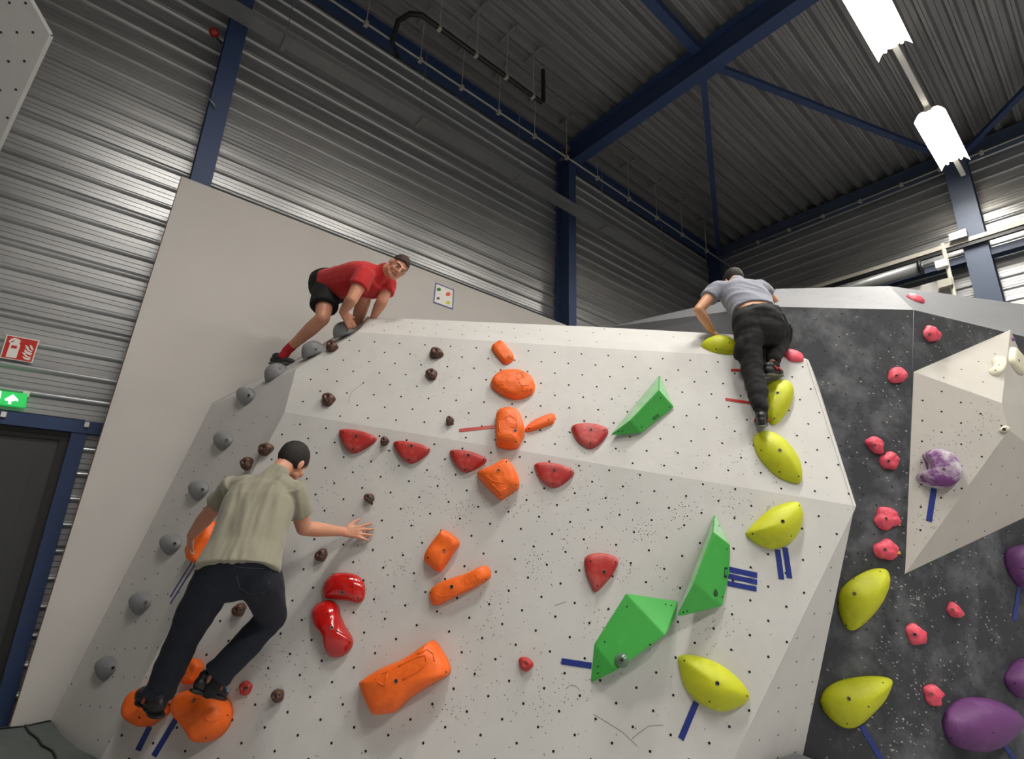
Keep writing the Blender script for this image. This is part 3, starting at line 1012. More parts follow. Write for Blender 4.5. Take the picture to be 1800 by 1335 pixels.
def bolt_mesh():
    bm = bmesh.new()
    n = 14
    rs = [(0.0125, 0.0), (0.0115, 0.0035), (0.0085, 0.0035), (0.0072, 0.0005)]
    rings = [[bm.verts.new((r * math.cos(2 * math.pi * k / n), r * math.sin(2 * math.pi * k / n), z)) for k in range(n)] for r, z in rs]
    for a, b in zip(rings, rings[1:]):
        for k in range(n):
            bm.faces.new((a[k], a[(k + 1) % n], b[(k + 1) % n], b[k]))
    f = bm.faces.new(rings[-1])
    f.material_index = 1
    me = bpy.data.meshes.new('bolt')
    bm.to_mesh(me)
    bm.free()
    me.materials.append(M_WASH)
    me.materials.append(M_BLACK)
    return me


ME_SCREW, ME_BOLT = screw_mesh(), bolt_mesh()


def nmat(c, n):
    s, u = frame_of(n)
    m = Matrix.Identity(4)
    for i in range(3):
        m[i][0], m[i][1], m[i][2], m[i][3] = s[i], u[i], n[i], c[i]
    return m


def fittings(ob, bvh, bolts, screws):
    for L, me, nm in ((bolts, ME_BOLT, 'bolt'), (screws, ME_SCREW, 'screw_hole')):
        for px in L:
            d = ray(*px).normalized()
            loc, nor, idx, dist = bvh.ray_cast(CAM, d)
            if loc is None:
                continue
            if nor.dot(d) > 0:
                nor = -nor
            c = bpy.data.objects.new(nm, me)
            COL.objects.link(c)
            c.parent = ob
            c.matrix_parent_inverse = ob.matrix_basis.inverted()
            c.matrix_basis = nmat(loc - nor * 0.0005, nor)


def build_dome(name, base, n, h, m, label, cat='climbing hold', group=None, prof='dome', peak=None, rough=0.0, rs=14.0, bolts=(), screws=(), tilt=None, facet=False):
    """base: closed list of 3D points on the wall, grown outwards along n by h"""
    c = sum(base, Vector()) / len(base)
    pk = peak if peak is not None else c
    V, F = [], []
    N = len(base)
    for s, hh in PROF[prof]:
        cc = c + (pk - c) * (1 - s)
        for q in base:
            p = cc + (q - c) * s + n * (h * hh)
            if tilt is not None and hh > 0:
                p += n * (h * hh * tilt.dot(q - c))
            if rough and hh > 0.05:
                w = noise.noise_vector(p * rs) * rough
                p += n * w.x * min(1, hh * 2) + (w - n * w.dot(n)) * 0.35
            V.append(p)
    V.append(pk + n * h * PROF[prof][-1][1] * (0.93 if prof == 'knob' else 1))
    K = len(PROF[prof])
    for k in range(K - 1):
        for i in range(N):
            j = (i + 1) % N
            F.append((k * N + i, k * N + j, (k + 1) * N + j, (k + 1) * N + i))
    t = len(V) - 1
    for i in range(N):
        F.append(((K - 1) * N + i, (K - 1) * N + (i + 1) % N, t))
    F.append(tuple(range(N))[::-1])
    bvh = BVHTree.FromPolygons([tuple(q) for q in V], F[:-1])
    mtx = nmat(c, n)
    inv = mtx.inverted()
    me = mesh(name, [inv @ q for q in V], F, not facet)
    bm = bmesh.new()
    bm.from_mesh(me)
    bmesh.ops.recalc_face_normals(bm, faces=bm.faces)
    bm.to_mesh(me)
    bm.free()
    o = link(name, me, m)
    o.matrix_basis = mtx
    tag(o, label, cat, group)
    fittings(o, bvh, bolts, screws)
    return o


def hold(name, pxs, pl, h, m, label, n=44, peak=None, shrink=0.97, **kw):
    """outline seen in the picture, laid on the wall plane it is bolted to"""
    cx = sum(x for x, y in pxs) / len(pxs)
    cy = sum(y for x, y in pxs) / len(pxs)
    # the body stands proud of the wall, so its middle height carries the outline
    pts = [pl.at(cx + (x - cx) * shrink, cy + (y - cy) * shrink, h * 0.12) - pl.n * h * 0.12 for x, y in pxs]
    base = crom(pts, n)
    pk = pl.at(*peak) if peak else None
    return build_dome(name, base, pl.n, h, m, label, peak=pk, **kw)


def blob(name, c, n, rx, ry, rot, h, m, label, seed=0, wob=0.12, **kw):
    """irregular round hold of real size at point c of a wall with normal n"""
    s, u = frame_of(n)
    rnd = random.Random(seed)
    ph = [rnd.uniform(0, 6.28) for _ in range(4)]
    base = []
    for k in range(28):
        a = 2 * math.pi * k / 28
        r = 1 + wob * (0.6 * math.sin(2 * a + ph[0]) + 0.5 * math.sin(3 * a + ph[1]) + 0.3 * math.sin(5 * a + ph[2]))
        x, y = rx * r * math.cos(a), ry * r * math.sin(a)
        base.append(c + s * (x * math.cos(rot) - y * math.sin(rot)) + u * (x * math.sin(rot) + y * math.cos(rot)))
    return build_dome(name, base, n, h, m, label, **kw)


H = 'climbing_hold'
# ---- red shields
g = 'red shield holds'
for pxs, pl, lab, bo, sc in (
    ([(597, 756), (627, 756), (663, 769), (650, 785), (623, 798), (607, 790), (599, 773)], PL_, 'chalky red shield hold, leftmost of the red row', [(626, 767)], [(603, 760), (657, 771), (620, 790)]),
    ([(692, 777), (723, 777), (757, 789), (743, 807), (723, 816), (707, 808), (696, 793)], PL_, 'chalky red shield hold, second from the left in the red row', [(723, 784)], [(699, 779), (753, 791), (718, 809)]),
    ([(791, 792), (823, 793), (856, 807), (842, 823), (818, 832), (803, 823), (794, 808)], PL_, 'red shield hold touching the orange block below the crease', [(823, 801)], [(797, 796), (850, 808), (817, 826)]),
    ([(940, 815), (973, 814), (1010, 828), (997, 848), (973, 859), (953, 848), (943, 833)], PL_, 'red shield hold right of the orange block, below the crease', [(974, 827)], [(945, 818), (1003, 830), (971, 851)]),
    ([(1005, 749), (1037, 745), (1070, 755), (1060, 777), (1040, 790), (1020, 782), (1008, 767)], PU, 'red shield hold beside the tip of the upper green volume', [(1039, 756)], [(1010, 754), (1062, 757), (1038, 779)]),
    ([(1026.5, 983), (1038, 973.5), (1062, 972), (1088, 983), (1081, 1006), (1065, 1027), (1046, 1043), (1035, 1024), (1028, 1006)], PL_, 'red triangular shield hold alone in the middle of the lower face', [(1062, 1006)], [(1038, 987), (1082, 989), (1050, 1030)])):
    hold(H, pxs, pl, 0.045, M_RED, lab, prof='mesa', group=g, bolts=bo, screws=sc)
hold(H, [(565, 1041), (570, 1022), (587, 1008), (608, 1006), (629, 1011), (641, 1026), (642, 1049), (632, 1062), (611, 1058), (587, 1055), (569, 1052)], PL_, 0.07, M_REDG,
     'glossy red rounded hold just above the red bean shaped hold', prof='dome', peak=(603, 1030), bolts=[(601, 1042)], screws=[(611, 1014), (619, 1032), (629, 1052)])
hold(H, [(546, 1082), (549, 1067), (564, 1056), (581, 1054), (594, 1064), (599, 1082), (608, 1103), (618, 1118), (621, 1133), (612, 1149), (596, 1158), (579, 1157), (572, 1145), (569, 1127), (561, 1112), (551, 1100)], PL_, 0.095, M_REDG,
     'glossy red bean shaped hold to the right of the climber in jeans', n=64, prof='dome', bolts=[(583, 1104)], screws=[(555, 1079), (576, 1080), (592, 1110), (615, 1130)])


def small(px, pl, r, h, m, label, group, seed, rot=0.0, ry=None, prof='knob', rough=0.004, bolt=True, wob=0.14, name=H):
    z = pl.depth(*px)
    rx_ = r * z / FPX
    ry_ = (ry or r) * z / FPX
    c = pl.at(*px)
    return blob(name, c, pl.n, rx_, ry_, rot, h, m, label, seed, wob, prof=prof, rough=rough, rs=30, group=group, bolts=[px] if bolt else [])


small((924, 1168), PL_, 12, 0.04, M_RED, 'small round red foothold left of the lowest blue tape mark', 'small red footholds', 1)
small((433, 1210), PL_, 11, 0.04, M_RED, 'small round red foothold next to the right shoe of the climber in jeans', 'small red footholds', 2)
# ---- brown footholds
g = 'small brown footholds'
for i, (px, pl, r, lab) in enumerate((
    ((584, 611), PU, 11, 'small brown foothold near the top left edge of the wall'),
    ((767, 623), PU, 11.5, 'small brown foothold, upper one of the pair left of the orange holds'),
    ((759, 660), PU, 10.5, 'small scooped brown foothold, lower one of the pair left of the orange holds'),
    ((578, 704), PU, 12, 'small brown foothold above the leftmost red shield'),
    ((791, 742), PU, 7.5, 'tiny dark brown foothold left of the red tape strip'),
    ((468, 791), PL_, 12, 'small brown foothold above the left shoulder of the climber in jeans'),
    ((435, 816), PL_, 11, 'small brown foothold half hidden by the shoulder of the climber in jeans'),
    ((677, 777), PL_, 7.5, 'tiny dark brown foothold between the first two red shields'),
    ((650, 877), PL_, 8.5, 'tiny brown foothold above the outstretched hand'),
    ((566, 977), PL_, 10.5, 'small brown foothold under the outstretched forearm'),
    ((422, 1073), PL_, 11, 'small brown foothold between the legs of the climber in jeans'),
    ((490, 1223), PL_, 10.5, 'small brown foothold right of the small red foothold at the bottom'))):
    small(px, pl, r, 0.055, M_BRN, lab, g, 20 + i)
# ---- orange blocks
g = 'orange relief holds'
ORL = [
    ([(863, 612), (872, 604), (880, 601), (890, 610), (903, 625), (902, 635), (888, 641), (877, 632)], PU, 0.05, 'small orange block hold, topmost of the orange line', [(894, 627)], []),
    ([(861, 677), (868, 662), (887, 653), (913, 653), (933, 662), (942, 677), (937, 693), (913, 703), (893, 700), (873, 690)], PU, 0.075, 'oval orange hold with carved relief below the topmost orange block', [], [(875, 677), (933, 686), (918, 655)]),
    ([(870, 733), (883, 722), (902, 721), (917, 733), (923, 760), (917, 777), (907, 790), (877, 787), (870, 773)], PU, 0.11, 'thick orange block hold on the crease beside a red tape strip', [(906, 757)], [(876, 738), (881, 780), (907, 777)]),
    ([(923, 753), (940, 740), (973, 728), (976, 740), (967, 748), (928, 760)], PU, 0.04, 'thin slanted orange hold at the right of the thick orange block', [], [(964, 739), (930, 754)]),
    ([(837, 833), (860, 823), (887, 808), (898, 812), (912, 837), (913, 858), (900, 868), (882, 880), (870, 872), (848, 850)], PL_, 0.11, 'orange pentagonal block hold just under the crease', [(876, 828)], [(908, 853), (879, 871), (890, 812)]),
    ([(744, 980), (773, 935), (782, 931), (797, 940), (809, 955), (800, 970), (778, 1003), (770, 1006), (758, 1000)], PL_, 0.08, 'orange four sided block hold right of the outstretched hand', [(781, 969)], [(752, 981)]),
    ([(752, 1046), (758, 1034), (785, 1020), (818, 1010), (850, 994), (861, 998), (865, 1010), (859, 1020), (830, 1037), (797, 1052), (768, 1066), (756, 1061)], PL_, 0.075, 'long slanted orange bar hold in the middle of the wall', [(794, 1032)], [(757, 1043), (854, 1019)]),
    ([(630, 1205), (635, 1196), (668, 1175), (710, 1157), (755, 1127), (767, 1126), (779, 1142), (792, 1166), (794, 1182), (785, 1191), (755, 1208), (722, 1229), (695, 1254), (668, 1259), (653, 1257), (641, 1232)], PL_, 0.15, 'largest orange block hold, low in the middle of the wall', [(696, 1198)], [(784, 1182)]),
    ([(336, 972), (340, 962), (349, 950), (363, 931), (380, 916), (378, 938), (367, 960), (356, 980), (349, 991), (338, 990)], PF2, 0.08, 'orange pinch hold under the left hand of the climber in jeans', [(340, 956)], []),
    ([(325, 1190), (328, 1170), (340, 1157), (353, 1162), (358, 1173), (350, 1190), (343, 1200), (327, 1204)], PL_, 0.07, 'small orange hold behind the crossed feet of the climber in jeans', [], []),
    ([(310, 1236), (320, 1216), (350, 1208), (382, 1214), (402, 1230), (409, 1252), (403, 1277), (387, 1297), (367, 1306), (353, 1303), (337, 1277), (317, 1255)], PL_, 0.15, 'big orange foothold under the right shoe of the climber in jeans', [(341, 1232)], [(400, 1258), (362, 1298)]),
    ([(227, 1248), (230, 1230), (240, 1215), (257, 1205), (277, 1208), (292, 1228), (297, 1253), (287, 1263), (263, 1279), (247, 1273), (233, 1262)], PL_, 0.13, 'orange foothold under the left shoe of the climber in jeans', [], [(245, 1262)]),
]
for i, (pxs, pl, h, lab, bo, sc) in enumerate(ORL):
    hold(H, pxs, pl, h, M_OR, lab, n=48, prof='mesa', rough=0.012 if h > 0.06 else 0.006, rs=11, group=g, bolts=bo, screws=sc)
# carved relief lines on the larger orange holds
def relief(ob, lines, r=0.0035):
    dg_me = ob.data
    mw = ob.matrix_basis
    bvh = BVHTree.FromPolygons([tuple(mw @ v.co) for v in dg_me.vertices], [tuple(p.vertices) for p in dg_me.polygons])
    for L in lines:
        pts = []
        for a, b in zip(L, L[1:]):
            for k in range(5):
                px = (a[0] + (b[0] - a[0]) * k / 5, a[1] + (b[1] - a[1]) * k / 5)
                loc, nor, i_, d_ = bvh.ray_cast(CAM, ray(*px).normalized())
                if loc is not None:
                    pts.append(loc)
        if len(pts) > 2:
            tube('carved_ridge', pts, r, M_OR, ob, 6)


ORO = [o for o in bpy.data.objects if o.get('group') == g]
relief(ORO[1], [[(907, 658), (914, 655), (922, 663), (910, 668), (907, 660)], [(912, 670), (917, 678), (930, 678), (926, 690), (915, 684)], [(876, 684), (886, 681), (896, 685)], [(874, 677), (888, 674)]])
relief(ORO[2], [[(888, 735), (896, 730), (908, 738), (908, 752), (896, 750)], [(878, 756), (884, 766), (898, 764), (906, 770)], [(873, 735), (878, 745), (876, 770)]])
relief(ORO[4], [[(853, 836), (866, 846), (884, 850), (898, 840)], [(866, 852), (878, 864), (892, 858)]])
relief(ORO[6], [[(764, 1042), (776, 1050), (800, 1044), (840, 1026)], [(818, 1018), (820, 1030)], [(836, 1010), (842, 1022)]], 0.003)
relief(ORO[7], [[(660, 1195), (668, 1185), (680, 1182), (684, 1176)], [(664, 1200), (676, 1206), (682, 1180)], [(700, 1172), (730, 1156), (748, 1152), (750, 1166), (738, 1178), (700, 1200)], [(735, 1150), (750, 1142), (762, 1150), (764, 1166)]], 0.005)
relief(ORO[10], [[(360, 1264), (372, 1270), (384, 1265)]], 0.004)

# ---- yellow-green macro holds
g = 'yellow green teardrop holds'
YL = [
    ([(1232, 607), (1237, 600), (1253, 596), (1273, 597), (1290, 602), (1299, 612), (1297, 622), (1277, 622), (1257, 619), (1240, 613)], PT, 0.1, 'yellow green teardrop hold under the left hand of the climber in grey', [], [(1282, 603), (1259, 614)], 'shield'),
    ([(1343, 690), (1349, 673), (1363, 668), (1383, 668), (1393, 678), (1396, 692), (1390, 715), (1377, 735), (1363, 747), (1353, 743), (1345, 728)], PU, 0.1, 'yellow green teardrop hold under the raised foot of the climber in grey', [(1367, 691)], [(1361, 736)], 'shield'),
    ([(1323, 773), (1328, 762), (1343, 757), (1363, 762), (1387, 782), (1405, 808), (1411, 828), (1409, 850), (1387, 847), (1363, 835), (1340, 812), (1328, 792)], PU, 0.11, 'yellow green leaf shaped hold under the lower foot of the climber in grey', [(1371, 792)], [(1338, 792), (1370, 830), (1404, 838)], 'shield'),
    ([(1310.5, 938), (1328.5, 916), (1352.5, 895), (1379.5, 883.6), (1403, 881.5), (1412, 898), (1411, 922), (1403, 941), (1385, 959), (1361, 966), (1337.5, 961), (1319.5, 949)], PL_, 0.11, 'yellow green teardrop hold with two blue tape strips hanging below', [(1376, 917)], [(1323, 939), (1405, 889), (1391, 943)], 'shield'),
    ([(1192, 1153), (1218, 1151), (1248, 1159), (1278, 1175), (1304.5, 1199), (1319.5, 1223), (1313.5, 1236.5), (1298.5, 1245.5), (1277.5, 1252.4), (1253.6, 1250), (1223.6, 1233.5), (1202.7, 1208), (1194, 1179.6)], PL_, 0.12, 'yellow green leaf shaped hold low on the white wall below the green volumes', [(1261, 1202)], [(1203, 1162), (1247, 1234), (1313, 1224)], 'shield'),
    ([(1473, 1050), (1483, 1030), (1507, 1012), (1533, 1000), (1557, 999), (1565, 1013), (1562, 1033), (1550, 1060), (1533, 1083), (1513, 1103), (1497, 1111), (1485, 1102), (1475, 1077)], PD, 0.12, 'yellow green teardrop hold on the dark wall, upper of the two', [(1502, 1044)], [(1501, 1018), (1547, 1005), (1474, 1062), (1488, 1100)], 'shield'),
    ([(1441, 1230), (1450, 1213), (1473, 1198), (1507, 1190), (1543, 1188), (1568, 1193), (1569, 1205), (1557, 1230), (1537, 1253), (1513, 1275), (1493, 1283), (1473, 1277), (1450, 1255), (1442, 1240)], PD, 0.12, 'yellow green teardrop hold on the dark wall, lower of the two', [(1492, 1229)], [(1552, 1201), (1527, 1243), (1489, 1273), (1445, 1243)], 'shield'),
]
for pxs, pl, h, lab, bo, sc, pf in YL:
    hold('macro_hold', pxs, pl, h, M_YEL, lab, n=56, prof=pf, group=g, bolts=bo, screws=sc)

# ---- pink knobs
g = 'pink knobbly holds'
for i, (px, pl, rx, ry, lab) in enumerate((
    ((1635, 588), PD2, 16, 16, 'pink knobbly hold above the pale volume'),
    ((1576, 661), PD, 16, 15, 'pink knobbly hold left of the upper corner of the pale volume'),
    ((1537, 783), PD, 15, 15, 'pink knobbly hold, upper left one of the touching pair'),
    ((1562, 811), PD, 16, 16, 'pink knobbly hold, lower right one of the touching pair'),
    ((1558, 912), PD, 22, 20, 'pink knobbly hold with a yellow tab, upper of two'),
    ((1556, 967), PD, 20, 18, 'pink knobbly hold with a yellow tab, lower of two'),
    ((1674, 1073), PD2, 13, 13, 'small rough pink hold on the dark wall under the pale volume'),
    ((1608, 1116), PD2, 20, 18, 'pink knobbly hold between the two lower yellow green holds and the small rough one'),
    ((1637, 1221), PD2, 20, 16, 'pink knobbly hold lowest on the dark wall, left of the purple hold'))):
    small(px, pl, rx, 0.055, M_PINK, lab, g, 60 + i, ry=ry, prof='dome', rough=0.014, wob=0.16)
for c, n_, lab, sd in ((PE.at(1606, 527) if False else Pl.of(B2, B3, b2).at(1608, 527), Pl.of(B2, B3, b2).n, 'flat pink hold on the pale sloping top of the dark wall', 71),
                       (PT.at(1393, 627), PT.n, 'flat pink hold on the top right corner of the white wall', 72)):
    blob(H, c, n_, 0.075, 0.085, 0, 0.045, M_PINK, lab, sd, 0.08, prof='dome', rough=0.008, rs=20, group=g)

# ---- purple holds
g = 'purple macro holds'
hold(H, [(1610, 838), (1616, 832), (1630, 832), (1627, 815), (1622, 797), (1643, 789), (1667, 795), (1683, 808), (1692, 835), (1683, 850), (1667, 859), (1637, 858), (1615, 849)], PV2, 0.1, M_PURC,
     'chalked purple notched hold on the pale volume', n=60, prof='mesa', rough=0.006, rs=18, group=g, bolts=[(1659, 825)], screws=[(1619, 839), (1634, 793)])
hold(H, [(1767, 978), (1772, 966), (1784, 960), (1805, 957), (1830, 965), (1835, 1000), (1815, 1030), (1795, 1035), (1780, 1018), (1770, 997)], PD2, 0.11, M_PUR, 'purple hold with a blue tape strip at the right edge under the volume', prof='mesa', group=g, screws=[(1797, 1000)])
hold(H, [(1768, 1190), (1780, 1170), (1800, 1157), (1830, 1160), (1840, 1190), (1825, 1220), (1800, 1230), (1783, 1222), (1771, 1207)], PD2, 0.12, M_PUR, 'purple hold cut off by the right edge above the big purple one', prof='dome', group=g, screws=[(1795, 1163), (1784, 1202)])
o = hold('macro_hold', [(1659, 1273), (1667, 1250), (1690, 1230), (1717, 1226), (1750, 1230), (1780, 1245), (1788, 1260), (1780, 1280), (1753, 1307), (1720, 1322), (1693, 1320), (1670, 1307)], PD2, 0.16, M_PUR,
         'big rounded purple hold in the bottom right corner', n=56, prof='dome', group=g, bolts=[], screws=[(1746, 1289), (1672, 1298)])

# ---- grey rounded holds along the left flank and rim
g = 'grey rounded flank holds'
for i, (x, y, r, lab) in enumerate(((432, 696, 15, 'grey rounded hold, topmost on the shaded left flank'), (393, 775, 16, 'grey rounded hold, second from the top on the left flank'),
                                    (350, 862, 17, 'grey rounded hold, third from the top on the left flank'), (301, 957, 18, 'grey rounded hold, fourth from the top on the left flank'),
                                    (249, 1061, 20, 'grey rounded hold, fifth from the top on the left flank'), (191, 1176, 22, 'grey rounded hold, lowest on the left flank'))):
    z = PF.depth(x, y)
    rr = r * z / FPX
    outline = [(x + dx * r * 1.0, y + dy * r * 1.0) for dx, dy in ((-0.92, -0.2), (-0.55, -0.8), (0.1, -1.05), (0.75, -0.75), (0.98, -0.2), (0.75, 0.35), (0.1, 0.95), (-0.4, 1.1), (-0.8, 0.5))]
    hold(H, outline, PF, 0.065, M_GREY, lab, n=36, prof='dome', group=g, bolts=[(x + r * 0.35, y - r * 0.05)], screws=[])
mfa, mul, mu2 = (fA + r0) / 2, uL.lerp(r1, 0.3), u2.lerp(r2, 0.3)
nR = PR1.n
for c, dz_, lab in ((fA.lerp(r0, 0.5).lerp(mul, 0.8), 0.0, 'grey rounded hold under the shoe of the climber in red'),
               (mul.lerp(mu2, 0.3), 0.03, 'grey rounded hold on the rim between the foot and hands of the climber in red'),
               (mul.lerp(mu2, 0.82), 0.04, 'grey rounded hold under the right hand of the climber in red')):
    upn = (nR + Vector((0, 0, 0.5))).normalized()
    q = to_px(c)
    blob(H, c - upn * 0.02 + Vector((0, 0, dz_)), upn, 0.085, 0.1, 0.3, 0.12, M_GREY, lab, 5, 0.05, prof='dome', group=g, bolts=[(q[0] + 5, q[1] - 12)])

# ---- green faceted volumes
def facets(name, V, F, m, label, group, mi=None, mats=None, bolts=(), screws=(), bev=0.008):
    c = sum(V, Vector()) / len(V)
    bm = bmesh.new()
    vs = [bm.verts.new(q - c) for q in V]
    for k, f in enumerate(F):
        ff = bm.faces.new([vs[i] for i in f])
        if mi:
            ff.material_index = mi[k]
    bmesh.ops.recalc_face_normals(bm, faces=bm.faces)
    bmesh.ops.bevel(bm, geom=list(bm.edges), offset=bev, segments=2, affect='EDGES', profile=0.6)
    me = bpy.data.meshes.new(name)
    bm.to_mesh(me)
    bm.free()
    for x in (mats or [m]):
        me.materials.append(x)
    o = bpy.data.objects.new(name, me)
    COL.objects.link(o)
    o.location = c
    tag(o, label, 'volume', group)
    bvh = BVHTree.FromPolygons([tuple(v.co + c) for v in me.vertices], [tuple(p.vertices) for p in me.polygons])
    fittings(o, bvh, bolts, screws)
    return o, bvh


g = 'green faceted volumes'


def up_(pl, px, py, d):
    return P(px, py, pl.depth(px, py) - d)


V = [PU.at(1072, 766), PU.at(1159.5, 658.5), up_(PU, 1158.4, 686, 0.17), up_(PU, 1107.9, 739.4, 0.17), up_(PU, 1184.5, 716, 0.02), up_(PU, 1127.5, 761.5, 0.03),
     PU.at(1180, 716, -0.03), PU.at(1128, 758, -0.03)]
V[3] = Pl.of(V[2], V[4], V[5]).at(1107.9, 739.4)
V[0] = Pl.of(V[1], V[2], V[3]).at(1072, 766)
o1, bv1 = facets('wall_volume', V, [(0, 3, 2, 1), (1, 2, 4), (2, 3, 5, 4), (3, 0, 5), (4, 5, 7, 6), (0, 1, 6, 7), (0, 7, 5), (1, 4, 6)], M_GRN, 'green faceted volume on the upper face, chalked on top', g,
        [1, 1, 0, 0, 0, 0, 0, 0], [M_GRN, M_GRNC], screws=[(1087, 759), (1094, 758), (1127.5, 751), (1177, 716), (1161, 700)])
V = [PL_.at(1188, 1086.5), PL_.at(1256.6, 902), up_(PL_, 1253, 936, 0.17), up_(PL_, 1220, 1025, 0.19), up_(PL_, 1284, 960, 0.02), up_(PL_, 1270, 1066, 0.03),
     PL_.at(1278, 962, -0.03), PL_.at(1264, 1062, -0.03), up_(PL_, 1282.5, 1006, 0.03), PL_.at(1276, 1006, -0.03)]
_m = Pl.of(V[4], V[5], V[3])
V[2], V[8] = _m.at(1253, 936), _m.at(1282.5, 1006)
V[0] = Pl.of(V[1], V[2], V[3]).at(1188, 1086.5)
o2, bv2 = facets('wall_volume', V, [(0, 3, 2, 1), (1, 2, 4), (2, 3, 5, 8, 4), (3, 0, 5), (4, 8, 9, 6), (8, 5, 7, 9), (0, 1, 6, 9, 7), (0, 7, 5), (1, 4, 6)], M_GRN, 'tall green faceted volume with three blue tape strips beside it', g,
        [1, 1, 0, 0, 0, 0, 0, 0, 0], [M_GRN, M_GRNC], screws=[(1201, 1077), (1208, 1075), (1270, 1050), (1278, 966), (1264, 925)])
V = [PL_.at(1037, 1202), PL_.at(1044, 1132), PL_.at(1100, 1043), PL_.at(1192, 1057), PL_.at(1187, 1086), up_(PL_, 1170, 1117, 0.17), up_(PL_, 1083, 1180, 0.17)]
V[6] = Pl.of(V[1], V[2], V[5]).at(1083, 1180)
o3, bv3 = facets('wall_volume', V, [(0, 6, 1), (1, 6, 5, 2), (2, 5, 3), (3, 5, 4), (4, 5, 6, 0), (0, 1, 2, 3, 4)], M_GRN, 'broad bright green faceted volume at the lower middle with one blue tape strip', g,
        screws=[(1051, 1172), (1051, 1184), (1063, 1129), (1102, 1067), (1170, 1063), (1180, 1065), (1143, 1134)])
# label plates and inserts on the volumes
M_LABK = mat('label_black', (18, 24, 18), 0.5)
for ob, bv_, quad, bars in ((o1, bv1, [(1146.5, 735), (1156, 728), (1159, 732), (1149.5, 739)], 3), (o2, bv2, [(1273.5, 998), (1278.5, 998), (1277.5, 1016), (1272.5, 1016)], 3)):
    q3 = []
    nn = None
    for x, y in quad:
        loc, nor, a_, b_ = bv_.ray_cast(CAM, ray(x, y).normalized())
        nor = nor if nor.dot(CAM - loc) > 0 else -nor
        nn = nor
        q3.append(loc)
    lp = slab('label_plate', [q + nn * 0.002 for q in q3], M_LABK, ob, 0.0015, nn)
    for k in range(bars):
        t0, t1 = 0.12 + k * 0.28, 0.3 + k * 0.28
        a, b, c_, d_ = [q + nn * 0.003 for q in q3]
        e = lambda s, t: a.lerp(b, s).lerp(d_.lerp(c_, s), t)
        slab('label_print', [e(t0, 0.2), e(t1, 0.2), e(t1, 0.75), e(t0, 0.75)], M_GRN, ob, 0.001, nn)
loc, nor, a_, b_ = bv2.ray_cast(CAM, ray(1258, 1043).normalized())
nor = nor if nor.dot(CAM - loc) > 0 else -nor
o = blob('bolt_pocket', loc, nor, 0.02, 0.024, 0, 0.004, mat('dark_green', (24, 74, 34), 0.7), None, 3, 0.1, cat=None)
o.parent = o2
o.matrix_parent_inverse = o2.matrix_basis.inverted()
loc, nor, a_, b_ = bv3.ray_cast(CAM, ray(1093, 1161).normalized())
nor = nor if nor.dot(CAM - loc) > 0 else -nor
blob(H, loc - nor * 0.004, nor, 0.042, 0.042, 0, 0.035, mat('smoky_green_resin', (84, 118, 92), 0.25, coat=0.5), 'small smoky round knob screwed onto the broad green volume', 4, 0.01, prof='dome', bolts=[(1093, 1161)])

# ---- cream holds on the pale volume
g = 'cream holds on the pale volume'
Z2 = lambda L: zz(1570, 560, 2.904, L)
hold(H, Z2([(505, 205), (555, 203), (574, 225), (570, 262), (545, 292), (510, 292), (488, 268), (512, 250)]), PV1, 0.045, M_CREAM, 'cream curved hold on the upper facet of the pale volume', prof='mesa', group=g, screws=Z2([(522, 265), (540, 238)]))
PVR = Pl.of(vB, vN, vC)
PVK = Pl.of(vN, vK, vC)
hold(H, Z2([(597, 140), (625, 160), (665, 215), (672, 270), (655, 295), (620, 265), (588, 210)]), PVR, 0.04, M_CREAM, 'cream almond hold on the right facet of the pale volume', prof='mesa', group=g, bolts=Z2([(642, 215)]), shrink=0.9)
hold(H, Z2([(540, 568), (562, 550), (590, 556), (594, 572), (570, 582), (545, 580)]), PV2, 0.03, M_CREAM, 'small cream ring hold at the nose of the pale volume', prof='knob', group=g, bolts=Z2([(566, 567)]))
hold(H, Z2([(604, 98), (614, 95), (620, 110), (610, 116)]), PVR, 0.015, M_PUR, 'tiny purple foothold at the upper tip of the pale volume', prof='dome', group='purple macro holds', n=16)


# ---- tape strips
def tape(a, b, w, pl, m, label, group=None, off=0.003, wav=False):
    A, B = pl.at(*a, off), pl.at(*b, off)
    d = (B - A).normalized()
    s = d.cross(pl.n).normalized() * w / 2
    pts = []
    k = 7
    bm = bmesh.new()
    rows = []
    for i in range(k):
        t = i / (k - 1)
        c = A.lerp(B, t) + pl.n * (0.0025 * math.sin(t * 9) if wav else 0.0)
        rows.append([bm.verts.new(c + s), bm.verts.new(c - s), bm.verts.new(c - s - pl.n * 0.0015), bm.verts.new(c + s - pl.n * 0.0015)])
    for r_, q_ in zip(rows, rows[1:]):
        for j in range(4):
            bm.faces.new((r_[j], r_[(j + 1) % 4], q_[(j + 1) % 4], q_[j]))
    bm.faces.new(rows[0])
    bm.faces.new(rows[-1][::-1])
    return tag(bm_obj('tape_strip', bm, m), label, 'tape', group)


